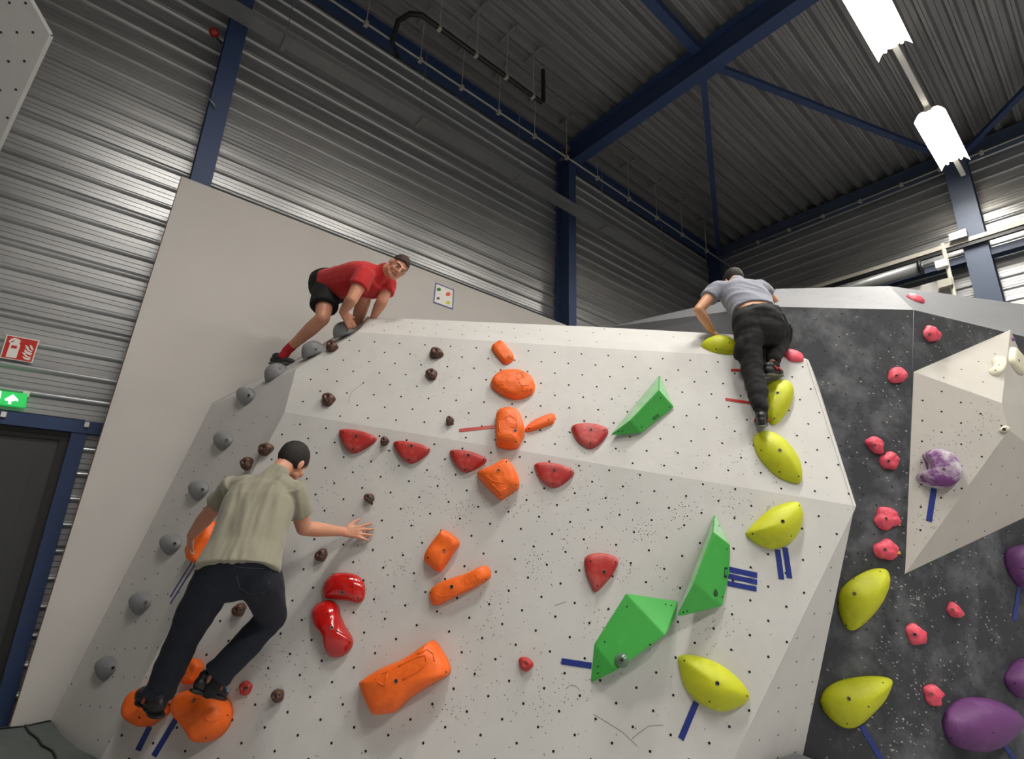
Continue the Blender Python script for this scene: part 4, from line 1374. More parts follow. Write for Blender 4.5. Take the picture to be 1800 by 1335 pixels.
g = 'blue tape start marks'
TW = 0.033
tape((1367, 967), (1374, 1019), TW, PL_, M_TBLUE, 'blue tape strip under the yellow green hold, left of the two', g)
tape((1380, 963), (1388, 1017), TW, PL_, M_TBLUE, 'blue tape strip under the yellow green hold, right of the two', g)
tape((1280, 1001), (1331, 1012), TW, PL_, M_TBLUE, 'blue crumpled tape strip beside the tall green volume, top of three', g, wav=True)
tape((1280, 1013), (1331, 1024), 0.03, PL_, M_TBLUE, 'blue tape strip beside the tall green volume, middle of three', g, wav=True)
tape((1279, 1026), (1330, 1036), 0.03, PL_, M_TBLUE, 'blue tape strip beside the tall green volume, bottom of three', g)
tape((987, 1163), (1040, 1171), 0.033, PL_, M_TBLUE, 'blue tape strip pointing at the broad green volume', g)
tape((1224, 1235), (1197, 1300), 0.033, PL_, M_TBLUE, 'blue tape strip under the lowest yellow green hold of the white wall', g)
tape((1514, 1276), (1552, 1340), 0.035, PD, M_TBLUE, 'blue tape strip under the lower yellow green hold of the dark wall', g)
tape((1642, 859), (1633, 917), 0.036, PV2, M_TBLUE, 'blue tape strip under the chalked purple hold', g)
tape((1792, 1030), (1783, 1092), 0.036, PD2, M_TBLUE, 'blue tape strip under the purple hold at the right edge', g)
tape((1762, 1305), (1788, 1342), 0.036, PD2, M_TBLUE, 'blue tape strip under the big purple hold', g)
tape((263, 1278), (242, 1320), 0.036, PL_, M_TBLUE, 'blue tape strip under the left foothold of the climber in jeans', g)
tape((317, 1252), (270, 1330), 0.036, PL_, M_TBLUE, 'blue tape strip between the two big orange footholds', g)
tape((337, 988), (299, 1050), 0.016, PF2, M_TBLUE, 'thin blue tape strip under the orange pinch hold, left of the two', g)
tape((345, 988), (299, 1062), 0.016, PF2, M_TBLUE, 'thin blue tape strip under the orange pinch hold, right of the two', g)
g = 'red tape marks'
tape((807, 757), (872, 750), 0.027, PU, M_TRED, 'red tape strip pointing at the thick orange block hold', g)
tape((1285, 651), (1312, 651), 0.025, PU, M_TRED, 'short red tape strip behind the thigh of the climber in grey', g)
tape((1275, 702), (1330, 710), 0.025, PU, M_TRED, 'longer red tape strip behind the shin of the climber in grey', g)
g = 'yellow tape tabs'
tape((1573, 921), (1583, 922), 0.02, PD, M_TYEL, 'tiny yellow tape tab on the upper tabbed pink hold', g)
tape((1574, 972), (1583, 972), 0.02, PD, M_TYEL, 'tiny yellow tape tab on the lower tabbed pink hold', g)
tape((564, 1042), (570, 1040), 0.025, PL_, mat('pale_yellow_tape', (226, 206, 140), 0.5), 'tiny pale yellow tab behind the glossy red rounded hold', g)

# ---- poster on the smooth panel
po = empty('wall_poster', PP.at(780, 520))
tag(po, 'small white sheet with blue taped border and four coloured holds pictured', 'poster')
Z8 = lambda L: zz(440, 430, 4.495, L)
q = Z8([(1463, 300), (1610, 355), (1603, 515), (1445, 458)])
decal('paper', q, PP, M_SWH, po, 0.004, 0.002)
for a, b in ((0, 1), (1, 2), (2, 3), (3, 0)):
    A, B = PP.at(*q[a], 0.006), PP.at(*q[b], 0.006)
    cc_ = sum((PP.at(*k, 0.006) for k in q), Vector()) / 4
    slab('border_tape', [A, B, B + (cc_ - B) * 0.11, A + (cc_ - A) * 0.11], M_TBLUE, po, 0.001, PP.n)
for (x, y), m, r, nm in (((1490, 355), mat('print_green', (40, 120, 50), 0.6), 17, 'green_mark'), ((1563, 392), mat('print_orange', (236, 96, 50), 0.6), 19, 'orange_mark'),
                         ((1485, 425), mat('print_mauve', (124, 92, 108), 0.6), 13, 'mauve_mark'), ((1562, 460), mat('print_yellow', (208, 206, 70), 0.6), 18, 'yellow_mark')):
    decal(nm, Z8([(x + r * math.cos(a) * (1 + 0.12 * math.sin(3 * a)), y + r * 0.85 * math.sin(a)) for a in [k * math.pi / 6 for k in range(12)]]), PP, m, po, 0.006, 0.001)

# ================================================================ people
M_SKIN = mat('skin_fair', (204, 146, 118), 0.5, var=0.08, vscale=9, sss=0.12, bump=0.05, bscale=180, col2=(184, 116, 92), c2lo=0.5, c2hi=0.8, c2scale=9)
M_SKIN2 = mat('skin_tan', (206, 152, 116), 0.5, var=0.06, vscale=9, sss=0.12, bump=0.05, bscale=180)
M_HAIRB = mat('hair_dark_brown', (28, 20, 17), 0.7, var=0.25, vscale=60, bump=0.5, bscale=220)
M_HAIRR = mat('hair_reddish_brown', (64, 42, 30), 0.7, var=0.3, vscale=50, bump=0.5, bscale=220)
M_SHG = mat('shirt_olive_grey', (138, 134, 116), 0.9, var=0.05, vscale=14, bump=0.1, bscale=300, sheen=0.2)
M_SHR = mat('shirt_red', (184, 26, 28), 0.85, var=0.06, vscale=12, bump=0.08, bscale=300, sheen=0.15)
M_SHB = mat('shirt_blue_grey', (132, 134, 146), 0.9, var=0.05, vscale=14, bump=0.1, bscale=300, sheen=0.2)
M_JEAN = mat('jeans_dark_navy', (20, 26, 39), 0.85, var=0.14, vscale=16, bump=0.1, bscale=300)
M_TRK = mat('trousers_black', (18, 17, 18), 0.85, var=0.1, vscale=10, bump=0.1, bscale=240)
M_SHORT = mat('shorts_black', (16, 16, 19), 0.8, var=0.08, vscale=10)
M_SHOE = mat('shoe_black_rubber', (24, 24, 25), 0.45, var=0.12, vscale=20)
M_SHOEG = mat('shoe_dark_grey', (44, 46, 50), 0.55, var=0.12, vscale=20)
M_SOLE = mat('shoe_sole_grey', (98, 98, 92), 0.6)
M_STRO = mat('shoe_strap_orange', (176, 84, 52), 0.5)
M_STRR = mat('shoe_strap_red', (178, 46, 48), 0.5)
M_STRB = mat('shoe_strap_blue', (94, 140, 164), 0.5)
M_SOCK = mat('sock_red', (188, 34, 44), 0.9, var=0.15, vscale=60)
M_EYEW = mat('eye_white', (214, 206, 198), 0.25)
M_IRIS = mat('eye_dark', (34, 26, 22), 0.2)
M_LIP = mat('lips', (150, 82, 74), 0.5)


def cap(bm, p0, r0, p1, r1, n=12):
    p0, p1 = Vector(p0), Vector(p1)
    d = (p1 - p0)
    L = d.length
    if L < 1e-6:
        d = Vector((0, 0, 1))
        L = 1e-6
    d = d.normalized()
    s, u = frame_of(d)
    rings = []
    for a in (-80, -50, -22, 0):
        t = math.radians(a)
        rings.append((p0 + d * r0 * math.sin(t), r0 * math.cos(t)))
    for a in (0, 22, 50, 80):
        t = math.radians(a)
        rings.append((p1 + d * r1 * math.sin(t), r1 * math.cos(t)))
    R = [[bm.verts.new(c + (s * math.cos(2 * math.pi * k / n) + u * math.sin(2 * math.pi * k / n)) * r) for k in range(n)] for c, r in rings]
    for a, b in zip(R, R[1:]):
        for k in range(n):
            bm.faces.new((a[k], b[k], b[(k + 1) % n], a[(k + 1) % n]))
    bm.faces.new(R[0])
    bm.faces.new(R[-1][::-1])


def ell(bm, c, ax, n=16):
    """ellipsoid with the three half-axis vectors ax"""
    a, b, d = ax
    m = Matrix(((a.x, b.x, d.x, c.x), (a.y, b.y, d.y, c.y), (a.z, b.z, d.z, c.z), (0, 0, 0, 1)))
    bmesh.ops.create_uvsphere(bm, u_segments=n, v_segments=n // 2 + 2, radius=1.0, matrix=m)


def loft(bm, secs, n=20, sq=2.4):
    """secs: (centre, half-width vector, half-depth vector)"""
    R = []
    for c, w, d in secs:
        ring = []
        for k in range(n):
            a = 2 * math.pi * k / n
            ca, sa = math.cos(a), math.sin(a)
            ca = math.copysign(abs(ca) ** (2 / sq), ca)
            sa = math.copysign(abs(sa) ** (2 / sq), sa)
            ring.append(bm.verts.new(c + w * ca + d * sa))
        R.append(ring)
    for a, b in zip(R, R[1:]):
        for k in range(n):
            bm.faces.new((a[k], a[(k + 1) % n], b[(k + 1) % n], b[k]))
    bm.faces.new(R[0][::-1])
    bm.faces.new(R[-1])


def fused(name, bm, m, voxel=0.008, smooth=4, parent=None, folds=None, org=None):
    """fuse overlapping closed shapes into one continuous skin"""
    bmesh.ops.recalc_face_normals(bm, faces=bm.faces)
    me = bpy.data.meshes.new(name + '_raw')
    bm.to_mesh(me)
    bm.free()
    t = bpy.data.objects.new(name + '_raw', me)
    COL.objects.link(t)
    r = t.modifiers.new('r', 'REMESH')
    r.mode = 'VOXEL'
    r.voxel_size = voxel
    r.use_smooth_shade = True
    s = t.modifiers.new('s', 'SMOOTH')
    s.factor = 0.5
    s.iterations = smooth
    dg = bpy.context.evaluated_depsgraph_get()
    out = bpy.data.meshes.new_from_object(t.evaluated_get(dg))
    bpy.data.objects.remove(t)
    bpy.data.meshes.remove(me)
    out.name = name
    if folds:
        nr = [v.normal.copy() for v in out.vertices]
        for v, n_ in zip(out.vertices, nr):
            v.co += n_ * folds(v.co)
    if org is not None:
        for v in out.vertices:
            v.co -= org
    for p in out.polygons:
        p.use_smooth = True
    o = link(name, out, m, parent)
    if org is not None:
        o.location = org
    return o


def camv(x, y, z):
    return c2w(Vector((x, y, z)))


def make_head(bm, c, up, fw, s=1.0):
    lat = up.cross(fw).normalized()
    fw = lat.cross(up).normalized()
    e = lambda l, f, u: c + lat * l * s + fw * f * s + up * u * s
    ax = lambda l, f, u: (lat * l * s, fw * f * s, up * u * s)
    ell(bm, e(0, -0.012, 0.03), ax(0.074, 0.094, 0.092))
    ell(bm, e(0, 0.03, -0.035), ax(0.058, 0.062, 0.082))
    ell(bm, e(0, 0.068, -0.098), ax(0.026, 0.022, 0.022))
    for q in (-1, 1):
        cap(bm, e(q * 0.05, 0.015, -0.06), 0.022 * s, e(q * 0.022, 0.065, -0.092), 0.02 * s)       # jaw line
        ell(bm, e(q * 0.038, 0.066, -0.03), ax(0.022, 0.02, 0.022))                               # cheek
        cap(bm, e(q * 0.012, 0.083, 0.022), 0.012 * s, e(q * 0.044, 0.07, 0.022), 0.011 * s)       # brow
        ell(bm, e(q * 0.077, -0.008, -0.005), ax(0.011, 0.02, 0.033))                              # ear
    cap(bm, e(0, 0.088, 0.012), 0.008 * s, e(0, 0.112, -0.026), 0.0125 * s)                        # nose
    cap(bm, e(-0.012, 0.096, -0.03), 0.009 * s, e(0.012, 0.096, -0.03), 0.009 * s)
    cap(bm, e(-0.018, 0.08, -0.062), 0.01 * s, e(0.018, 0.08, -0.062), 0.01 * s)                   # mouth
    return lat, fw


def make_hair(c, up, fw, m, parent, s=1.0, thick=1.07, line=(0.088, 0.062, -0.085, -0.062)):
    lat = up.cross(fw).normalized()
    fw = lat.cross(up).normalized()
    bm = bmesh.new()
    cc = c - fw * 0.014 * s + up * 0.033 * s
    ell(bm, cc, (lat * 0.078 * thick / 1.06 * s, fw * 0.099 * thick / 1.06 * s, up * 0.096 * thick / 1.06 * s), 40)
    # hairline from forehead to nape
    p = c + fw * line[0] * s + up * line[1] * s
    q = c + fw * line[2] * s + up * line[3] * s
    d = (q - p).normalized()
    nn = d.cross(lat).normalized()
    if nn.dot(up) > 0:
        nn = -nn
    bmesh.ops.bisect_plane(bm, geom=bm.verts[:] + bm.edges[:] + bm.faces[:], plane_co=p, plane_no=nn, clear_outer=True)
    be = [e for e in bm.edges if e.is_boundary]
    rnd = random.Random(11)
    for v in {v for e in be for v in e.verts}:
        v.co += nn * rnd.uniform(-0.012, 0.012) * s
    if be:
        bmesh.ops.holes_fill(bm, edges=be, sides=0)
    for v in bm.verts:
        v.co += (v.co - cc).normalized() * 0.003 * s * noise.noise(v.co * 60)
    return bm_obj('hair', bm, m, parent, True)


def make_hand(bm, w, d, back, thumb_side, s=1.0, spread=0.16, curl=0.15, thumb=0.7):
    """w wrist, d towards the fingers, back = normal of the back of the hand, thumb_side = +1/-1 on side axis d x back"""
    d = d.normalized()
    back = (back - d * back.dot(d)).normalized()
    side = d.cross(back).normalized() * thumb_side
    for k, (o_, wd) in enumerate(((-0.027, 0.012), (-0.009, 0.013), (0.009, 0.013), (0.027, 0.012))):
        cap(bm, w + side * o_ * 0.55 * s + d * 0.008 * s, 0.0145 * s, w + d * 0.085 * s + side * o_ * s, wd * s, 10)
    for o_, L in ((0.029, 0.072), (0.010, 0.082), (-0.010, 0.076), (-0.029, 0.058)):
        a = spread * (o_ / 0.029)
        fd = (d * math.cos(a) + side * math.sin(a)).normalized()
        p = w + d * 0.086 * s + side * o_ * s
        for j, (fr, r0, r1) in enumerate(((0.45, 0.0098, 0.0092), (0.3, 0.0092, 0.0086), (0.25, 0.0086, 0.0076))):
            fd = (fd - back * math.tan(curl * (0.6 + 0.5 * j))).normalized()
            q = p + fd * L * fr * s
            cap(bm, p, r0 * s, q, r1 * s, 8)
            p = q
    tb = w + d * 0.022 * s + side * 0.024 * s
    td = (d * math.cos(thumb) + side * math.sin(thumb) - back * 0.15).normalized()
    q = tb + td * 0.045 * s
    cap(bm, tb, 0.016 * s, q, 0.0115 * s, 9)
    td = (td + d * 0.35 - back * curl * 0.5).normalized()
    cap(bm, q, 0.0112 * s, q + td * 0.032 * s, 0.0088 * s, 8)


def limb(bm, pts, n=14):
    for (a, ra), (b, rb_) in zip(pts, pts[1:]):
        cap(bm, a, ra, b, rb_, n)


def make_shoe(heel, toe, up, m, parent, strap, sole_m, s=1.0, straps=2):
    d = (toe - heel)
    L = d.length
    d = d.normalized()
    up = (up - d * up.dot(d)).normalized()
    sd = d.cross(up).normalized()
    bm = bmesh.new()
    e = lambda f, l, u: heel + d * L * f + sd * l * s + up * u * s
    for c, ax in ((e(0.10, 0, 0.036), (d * 0.05 * s, sd * 0.034 * s, up * 0.044 * s)), (e(0.16, 0, 0.075), (d * 0.05 * s, sd * 0.036 * s, up * 0.03 * s)), (e(0.4, 0, 0.035), (d * 0.085 * s, sd * 0.036 * s, up * 0.04 * s)),
                  (e(0.7, 0, 0.028), (d * 0.075 * s, sd * 0.045 * s, up * 0.03 * s)), (e(0.88, 0, 0.022), (d * 0.045 * s, sd * 0.034 * s, up * 0.022 * s))):
        ell(bm, c, ax)
    o = fused('shoe', bm, m, 0.006, 4, parent)
    bm = bmesh.new()
    for f, w in ((0.08, 0.034), (0.35, 0.032), (0.68, 0.045), (0.9, 0.03)):
        ell(bm, e(f, 0, 0.002), (d * 0.06 * s, sd * w * s, up * 0.012 * s))
    so = fused('sole', bm, sole_m, 0.006, 3, o)
    for k in range(straps):
        f = 0.3 + 0.25 * k
        pts = []
        for j in range(11):
            a = math.pi * j / 10
            pts.append(e(f, 0, 0.03) + sd * math.cos(a) * (0.041 + 0.004 * k) * s + up * math.sin(a) * (0.052 - 0.016 * k) * s)
        tube('strap', pts, 0.007 * s, strap[k % len(strap)], o, 6)
    return o


def fold_fn(axis, side, amp, fa, fs, seed):
    off = Vector((seed * 3.1, seed * 1.7, seed * 2.3))

    def f(co):
        a, s_ = co.dot(axis), co.dot(side)
        q = Vector((a * fa, s_ * fs, (co - axis * a - side * s_).length * 3)) + off
        return amp * (noise.noise(q) + 0.5 * noise.noise(q * 2.1))
    return f


# ---------------------------------------------------------------- climber in jeans (left)
def climber_jeans():
    s = 1.05
    J = {k: P(*v) for k, v in dict(head=(514, 814, 3.3), neck=(486, 834, 3.18), shL=(412, 858, 3.10), shR=(516, 862, 3.10), hipL=(386, 1000, 2.76), hipR=(454, 1003, 2.78),
                                   knL=(324, 1118, 2.86), anL=(277, 1226, 2.88), knR=(478, 1086, 3.03), anR=(373, 1196, 2.88), elR=(534, 929, 3.18), wrR=(603, 935, 3.44), elL=(368, 903, 3.18), wrL=(337, 942, 3.36)).items()}
    hipc, shc = (J['hipL'] + J['hipR']) / 2, (J['shL'] + J['shR']) / 2
    ax = (shc - hipc).normalized()
    lat = ((J['shR'] - J['shL']).normalized() + (J['hipR'] - J['hipL']).normalized()).normalized()
    lat = (lat - ax * lat.dot(ax)).normalized()
    dep = ax.cross(lat).normalized()              # out of his back
    if dep.dot(CAM - hipc) < 0:
        dep = -dep
    tl = (shc - hipc).length
    wn = -PL_.n
    base = Vector((hipc.x, hipc.y, 0))
    # body
    bm = bmesh.new()
    T = lambda t: hipc + ax * tl * t
    loft(bm, [(T(-0.02), lat * 0.13 * s, dep * 0.08 * s), (T(0.12), lat * 0.15 * s, dep * 0.095 * s), (T(0.35), lat * 0.14 * s, dep * 0.095 * s), (T(0.75), lat * 0.165 * s, dep * 0.105 * s), (T(0.98), lat * 0.15 * s, dep * 0.08 * s), (T(1.08), lat * 0.06 * s, dep * 0.055 * s)])
    up = (J['head'] - J['neck']).normalized()
    hup = (up * 0.75 + camv(0.12, -0.6, 0)).normalized()
    hfw = camv(0.26, 0.62, 0.78)
    hfw = (hfw - hup * hfw.dot(hup)).normalized()
    make_head(bm, J['head'], hup, hfw, s)
    cap(bm, T(1.0) , 0.06 * s, J['neck'], 0.058 * s)
    cap(bm, J['neck'], 0.058 * s, J['head'] - hfw * 0.03 * s, 0.055 * s)
    for a, b, c in (('shL', 'elL', 'wrL'), ('shR', 'elR', 'wrR')):
        limb(bm, [(J[a], 0.046 * s), (J[a].lerp(J[b], 0.5), 0.048 * s), (J[b], 0.043 * s), (J[b].lerp(J[c], 0.3), 0.045 * s), (J[b].lerp(J[c], 0.75), 0.034 * s), (J[c], 0.028 * s)])
    for a, b, c in (('hipL', 'knL', 'anL'), ('hipR', 'knR', 'anR')):
        limb(bm, [(J[a], 0.06 * s), (J[b], 0.05 * s), (J[b].lerp(J[c], 0.3), 0.05 * s), (J[c], 0.036 * s)])
    # right hand flat on the wall, fingers spread
    tip = PL_.at(659, 936, 0.012)
    make_hand(bm, J['wrR'], tip - J['wrR'], PL_.n, -1 if (tip - J['wrR']).cross(PL_.n).dot(camv(0, -1, 0)) < 0 else 1, 1.18, 0.3, 0.03, 0.75)
    # left hand over the orange hold
    tl_ = P(328, 972, 3.42)
    hd = tl_ - J['wrL']
    bk = camv(-0.55, -0.3, -0.75)
    make_hand(bm, J['wrL'], hd, bk, -1 if hd.cross(bk).dot(camv(1, 0.2, 0)) < 0 else 1, 1.0, 0.1, 0.4, 0.5)
    body = fused('person', bm, M_SKIN, 0.0055, 4, None, None, base)
    tag(body, 'climber in olive grey shirt and dark jeans leaning on the wall, one hand spread', 'person', 'climbers on the white wall')
    make_hair(J['head'], hup, hfw, M_HAIRB, body, s, 1.1, (0.085, 0.05, -0.08, -0.1))
    # shirt
    bm = bmesh.new()
    loft(bm, [(T(-0.03), lat * 0.203 * s, dep * 0.142 * s), (T(0.08), lat * 0.198 * s, dep * 0.136 * s), (T(0.25), lat * 0.186 * s, dep * 0.125 * s), (T(0.55), lat * 0.19 * s, dep * 0.128 * s), (T(0.8), lat * 0.192 * s, dep * 0.125 * s), (T(0.96), lat * 0.172 * s, dep * 0.105 * s), (T(1.06), lat * 0.1 * s, dep * 0.08 * s), (T(1.12) + (J['neck'] - T(1.1)) * 0.6, lat * 0.066 * s, dep * 0.066 * s)], 24)
    cap(bm, T(0.98), 0.085 * s, J['neck'], 0.066 * s)
    for a, b in (('shL', 'elL'), ('shR', 'elR')):
        d = (J[b] - J[a])
        e_ = J[a] + d * 0.62
        s1, u1 = frame_of(d)
        loft(bm, [(J[a] - d.normalized() * 0.03, s1 * 0.07 * s, u1 * 0.07 * s), (J[a] + d * 0.2, s1 * 0.076 * s, u1 * 0.076 * s), (e_, s1 * 0.074 * s, u1 * 0.074 * s)], 16, 2)
        cap(bm, J[a].lerp(T(1.02), 0.35), 0.078 * s, J[a] + d * 0.12, 0.078 * s)
    fused('shirt', bm, M_SHG, 0.008, 3, body, fold_fn(ax, lat, 0.012, 4.0, 17.0, 1))
    # jeans
    bm = bmesh.new()
    dl = ((J['knL'] + J['knR']) / 2 - hipc).normalized()
    dd = (dep - dl * dep.dot(dl)).normalized()
    loft(bm, [(T(0.12), lat * 0.168 * s, dep * 0.112 * s), (T(0.0), lat * 0.178 * s, dep * 0.12 * s), (hipc + dl * 0.03, lat * 0.18 * s, (dep + dd).normalized() * 0.122 * s), (hipc + dl * 0.09, lat * 0.186 * s, dd * 0.128 * s), (hipc + dl * 0.15, lat * 0.165 * s, dd * 0.11 * s), (hipc + dl * 0.2, lat * 0.11 * s, dd * 0.07 * s)], 20)
    for a, b, c in (('hipL', 'knL', 'anL'), ('hipR', 'knR', 'anR')):
        sgn = -1 if a == 'hipL' else 1
        limb(bm, [(J[a] + lat * 0.01 * sgn + dl * 0.05, 0.108 * s), (J[a].lerp(J[b], 0.5) , 0.098 * s), (J[b], 0.08 * s)], 16)
        d = (J[c] - J[b])
        s1, u1 = frame_of(d)
        end = J[c] - d.normalized() * 0.03
        loft(bm, [(J[b], s1 * 0.078 * s, u1 * 0.078 * s), (J[b] + d * 0.45, s1 * 0.08 * s, u1 * 0.08 * s), (J[b] + d * 0.8, s1 * 0.075 * s, u1 * 0.075 * s), (end, s1 * 0.082 * s, u1 * 0.082 * s)], 16, 2)
    jeans = fused('jeans', bm, M_JEAN, 0.008, 4, body, fold_fn(ax, lat, 0.008, 13.0, 8.0, 2))
    # belt edge and pocket stitching on the jeans
    pk = [P(x, y, 2.4) for x, y in ((410, 994), (440, 1000), (478, 1000))]
    bv_ = BVHTree.FromPolygons([tuple(jeans.matrix_basis @ v.co) for v in jeans.data.vertices], [tuple(p.vertices) for p in jeans.data.polygons])
    for L in (((410, 995), (425, 998), (440, 999), (460, 1000), (478, 1001)), ((412, 997), (416, 1015), (422, 1035), (440, 1045)), ((476, 1003), (474, 1025), (464, 1042), (442, 1046))):
        pts = []
        for x, y in L:
            h_ = bv_.ray_cast(CAM, ray(x, y).normalized())
            if h_[0] is not None:
                pts.append(h_[0])
        if len(pts) > 2:
            tube('pocket_seam', pts, 0.0026, mat('jeans_seam', (58, 66, 86), 0.85), jeans, 5)
    # socks and shoes
    for a, b in (('anL', 'knL'), ('anR', 'knR')):
        bm = bmesh.new()
        limb(bm, [(J[a].lerp(J[b], 0.15), 0.044), (J[a] + Vector((0, 0, -0.05)), 0.043)])
        fused('sock', bm, M_SHORT, 0.006, 2, body)
    make_shoe(P(276, 1258, 2.8), P(248, 1226, 2.99), Vector((0, 0, 1)), M_SHOE, body, [M_STRO], M_SHOE, 1.3, 1)
    make_shoe(P(345, 1217, 2.82), P(389, 1229, 2.97), Vector((0, 0, 1)), M_SHOE, body, [M_STRR, M_STRO, M_STRB], M_SHOE, 1.12, 3)


climber_jeans()


# ---------------------------------------------------------------- climber in red (top left)
def climber_red():
    J = {k: P(*v) for k, v in dict(head=(699, 470, 4.5), neck=(676, 474, 4.56), shN=(642, 482, 4.44), shF=(682, 496, 4.70), hipN=(575, 504, 4.74), hipF=(590, 502, 4.88),
                                   knN=(567, 560, 4.50), anN=(505, 616, 4.60), knF=(640, 527, 4.66), anF=(620, 588, 4.9), elN=(618, 527, 4.32), wrN=(602, 549, 4.42), elF=(671, 531, 4.6), wrF=(657, 556, 4.66)).items()}
    hipc, shc = (J['hipN'] + J['hipF']) / 2, (J['shN'] + J['shF']) / 2
    ax = (shc - hipc).normalized()
    tl = (shc - hipc).length
    lat = (J['shF'] - J['shN']).normalized()
    lat = (lat - ax * lat.dot(ax)).normalized()
    dep = ax.cross(lat).normalized()
    if dep.z < 0:
        dep = -dep                     # out of his back, upwards
    base = Vector((hipc.x, hipc.y, J['anN'].z - 0.1))
    T = lambda t: hipc + ax * tl * t
    hup = camv(0.72, -0.69, 0.05)
    hfw = camv(0.36, 0.42, -0.83)
    hfw = (hfw - hup * hfw.dot(hup)).normalized()
    bm = bmesh.new()
    loft(bm, [(T(-0.1), lat * 0.165, dep * 0.122), (T(0.1), lat * 0.171, dep * 0.128), (T(0.4), lat * 0.154, dep * 0.116), (T(0.75), lat * 0.182, dep * 0.128), (T(0.98), lat * 0.165, dep * 0.098), (T(1.06), lat * 0.066, dep * 0.067)])
    lat_h, fw_h = make_head(bm, J['head'], hup, hfw, 1.0)
    cap(bm, T(1.0), 0.06, J['neck'], 0.056)
    cap(bm, J['neck'], 0.056, J['head'] - hup * 0.05 - fw_h * 0.02, 0.052)
    for a, b, c in (('shN', 'elN', 'wrN'), ('shF', 'elF', 'wrF')):
        limb(bm, [(J[a], 0.055), (J[a].lerp(J[b], 0.5), 0.059), (J[b], 0.05), (J[b].lerp(J[c], 0.3), 0.05), (J[b].lerp(J[c], 0.75), 0.038), (J[c], 0.031)])
    for a, b, c in (('hipN', 'knN', 'anN'), ('hipF', 'knF', 'anF')):
        k2 = J[b].lerp(J[c], 0.32) + dep * 0.000
        limb(bm, [(J[a], 0.09), (J[a].lerp(J[b], 0.6), 0.075), (J[b], 0.062), (k2, 0.062), (J[b].lerp(J[c], 0.7), 0.046), (J[c], 0.038)])
    hN = J['wrN'] + camv(0.03, 0.05, 0.01)
    make_hand(bm, J['wrN'], camv(0.45, 0.75, 0.3), camv(0.2, -0.45, -0.85), -1, 1.05, 0.08, 0.22, 0.5)
    make_hand(bm, J['wrF'], camv(-0.2, 0.9, 0.2), camv(-0.1, -0.4, -0.8), 1, 1.0, 0.15, 0.3, 0.7)
    # bare feet inside the shoes
    cap(bm, J['anN'], 0.036, P(500, 630, 4.6), 0.03)
    body = fused('person', bm, M_SKIN, 0.0055, 4, None, None, base)
    tag(body, 'climber in red shirt and black shorts crouching on the rim and looking down', 'person', 'climbers on the white wall')
    make_hair(J['head'], hup, hfw, M_HAIRR, body, 1.0, 1.05, (0.082, 0.078, -0.09, -0.035))
    e = lambda l, f, u: J['head'] + lat_h * l + fw_h * f + hup * u
    for q in (-1, 1):
        bm = bmesh.new()
        ell(bm, e(q * 0.032, 0.07, 0.0), (lat_h * 0.014, fw_h * 0.0135, hup * 0.0095), 14)
        ey = bm_obj('eye', bm, M_EYEW, body, True)
        bm = bmesh.new()
        ell(bm, e(q * 0.032, 0.0795, -0.001), (lat_h * 0.0065, fw_h * 0.005, hup * 0.0068), 12)
        bm_obj('iris', bm, M_IRIS, ey, True)
        tube('eyebrow', [e(q * 0.014, 0.094, 0.02), e(q * 0.032, 0.091, 0.026), e(q * 0.05, 0.078, 0.022)], 0.0042, M_HAIRR, body, 6)
    tube('lips', [e(-0.024, 0.083, -0.063), e(-0.01, 0.09, -0.061), e(0.01, 0.09, -0.061), e(0.024, 0.083, -0.063)], 0.0055, M_LIP, body, 6)
    # shirt
    bm = bmesh.new()
    loft(bm, [(T(0.02), lat * 0.194, dep * 0.146), (T(0.25), lat * 0.198, dep * 0.156), (T(0.55), lat * 0.207, dep * 0.165), (T(0.8), lat * 0.209, dep * 0.159), (T(0.97), lat * 0.185, dep * 0.128), (T(1.06), lat * 0.110, dep * 0.098)], 24)
    cap(bm, T(0.98), 0.085, J['neck'], 0.06)
    for a, b in (('shN', 'elN'), ('shF', 'elF')):
        d = (J[b] - J[a])
        s1, u1 = frame_of(d)
        loft(bm, [(J[a] - d.normalized() * 0.02, s1 * 0.075, u1 * 0.075), (J[a] + d * 0.2, s1 * 0.084, u1 * 0.084), (J[a] + d * 0.52, s1 * 0.086, u1 * 0.086)], 16, 2)
        cap(bm, J[a].lerp(T(0.85), 0.3), 0.078, J[a], 0.072)
    fused('shirt', bm, M_SHR, 0.008, 3, body, fold_fn(ax, lat, 0.01, 12.0, 9.0, 3))
    # shorts
    bm = bmesh.new()
    loft(bm, [(T(0.1), lat * 0.187, dep * 0.146), (T(-0.05), lat * 0.198, dep * 0.165), (T(-0.2), lat * 0.182, dep * 0.159)], 20)
    for a, b, f in (('hipN', 'knN', 0.66), ('hipF', 'knF', 0.62)):
        d = J[b] - J[a]
        s1, u1 = frame_of(d)
        loft(bm, [(J[a] - d.normalized() * 0.05, s1 * 0.116, u1 * 0.116), (J[a] + d * 0.25, s1 * 0.123, u1 * 0.123), (J[a] + d * f, s1 * 0.119, u1 * 0.119)], 18, 2)
    fused('shorts', bm, M_SHORT, 0.008, 3, body, fold_fn(ax, lat, 0.008, 10.0, 10.0, 4))
    # sock and shoes
    bm = bmesh.new()
    limb(bm, [(J['anN'].lerp(J['knN'], 0.16), 0.043), (J['anN'], 0.042), (P(498, 627, 4.6), 0.042)])
    sk = fused('sock', bm, M_SOCK, 0.006, 3, body)
    make_shoe(P(478, 640, 4.62), P(516, 641, 4.55), Vector((0, 0, 1)), M_SHOEG, body, [M_SHOE], M_SOLE, 1.0, 1)
    ft = J['anF']
    make_shoe(ft + Vector((-0.03, 0, -0.09)), ft + camv(0.16, 0.1, 0.05), Vector((0, 0, 1)), M_SHOEG, body, [M_SHOE], M_SOLE, 1.0, 1)


climber_red()


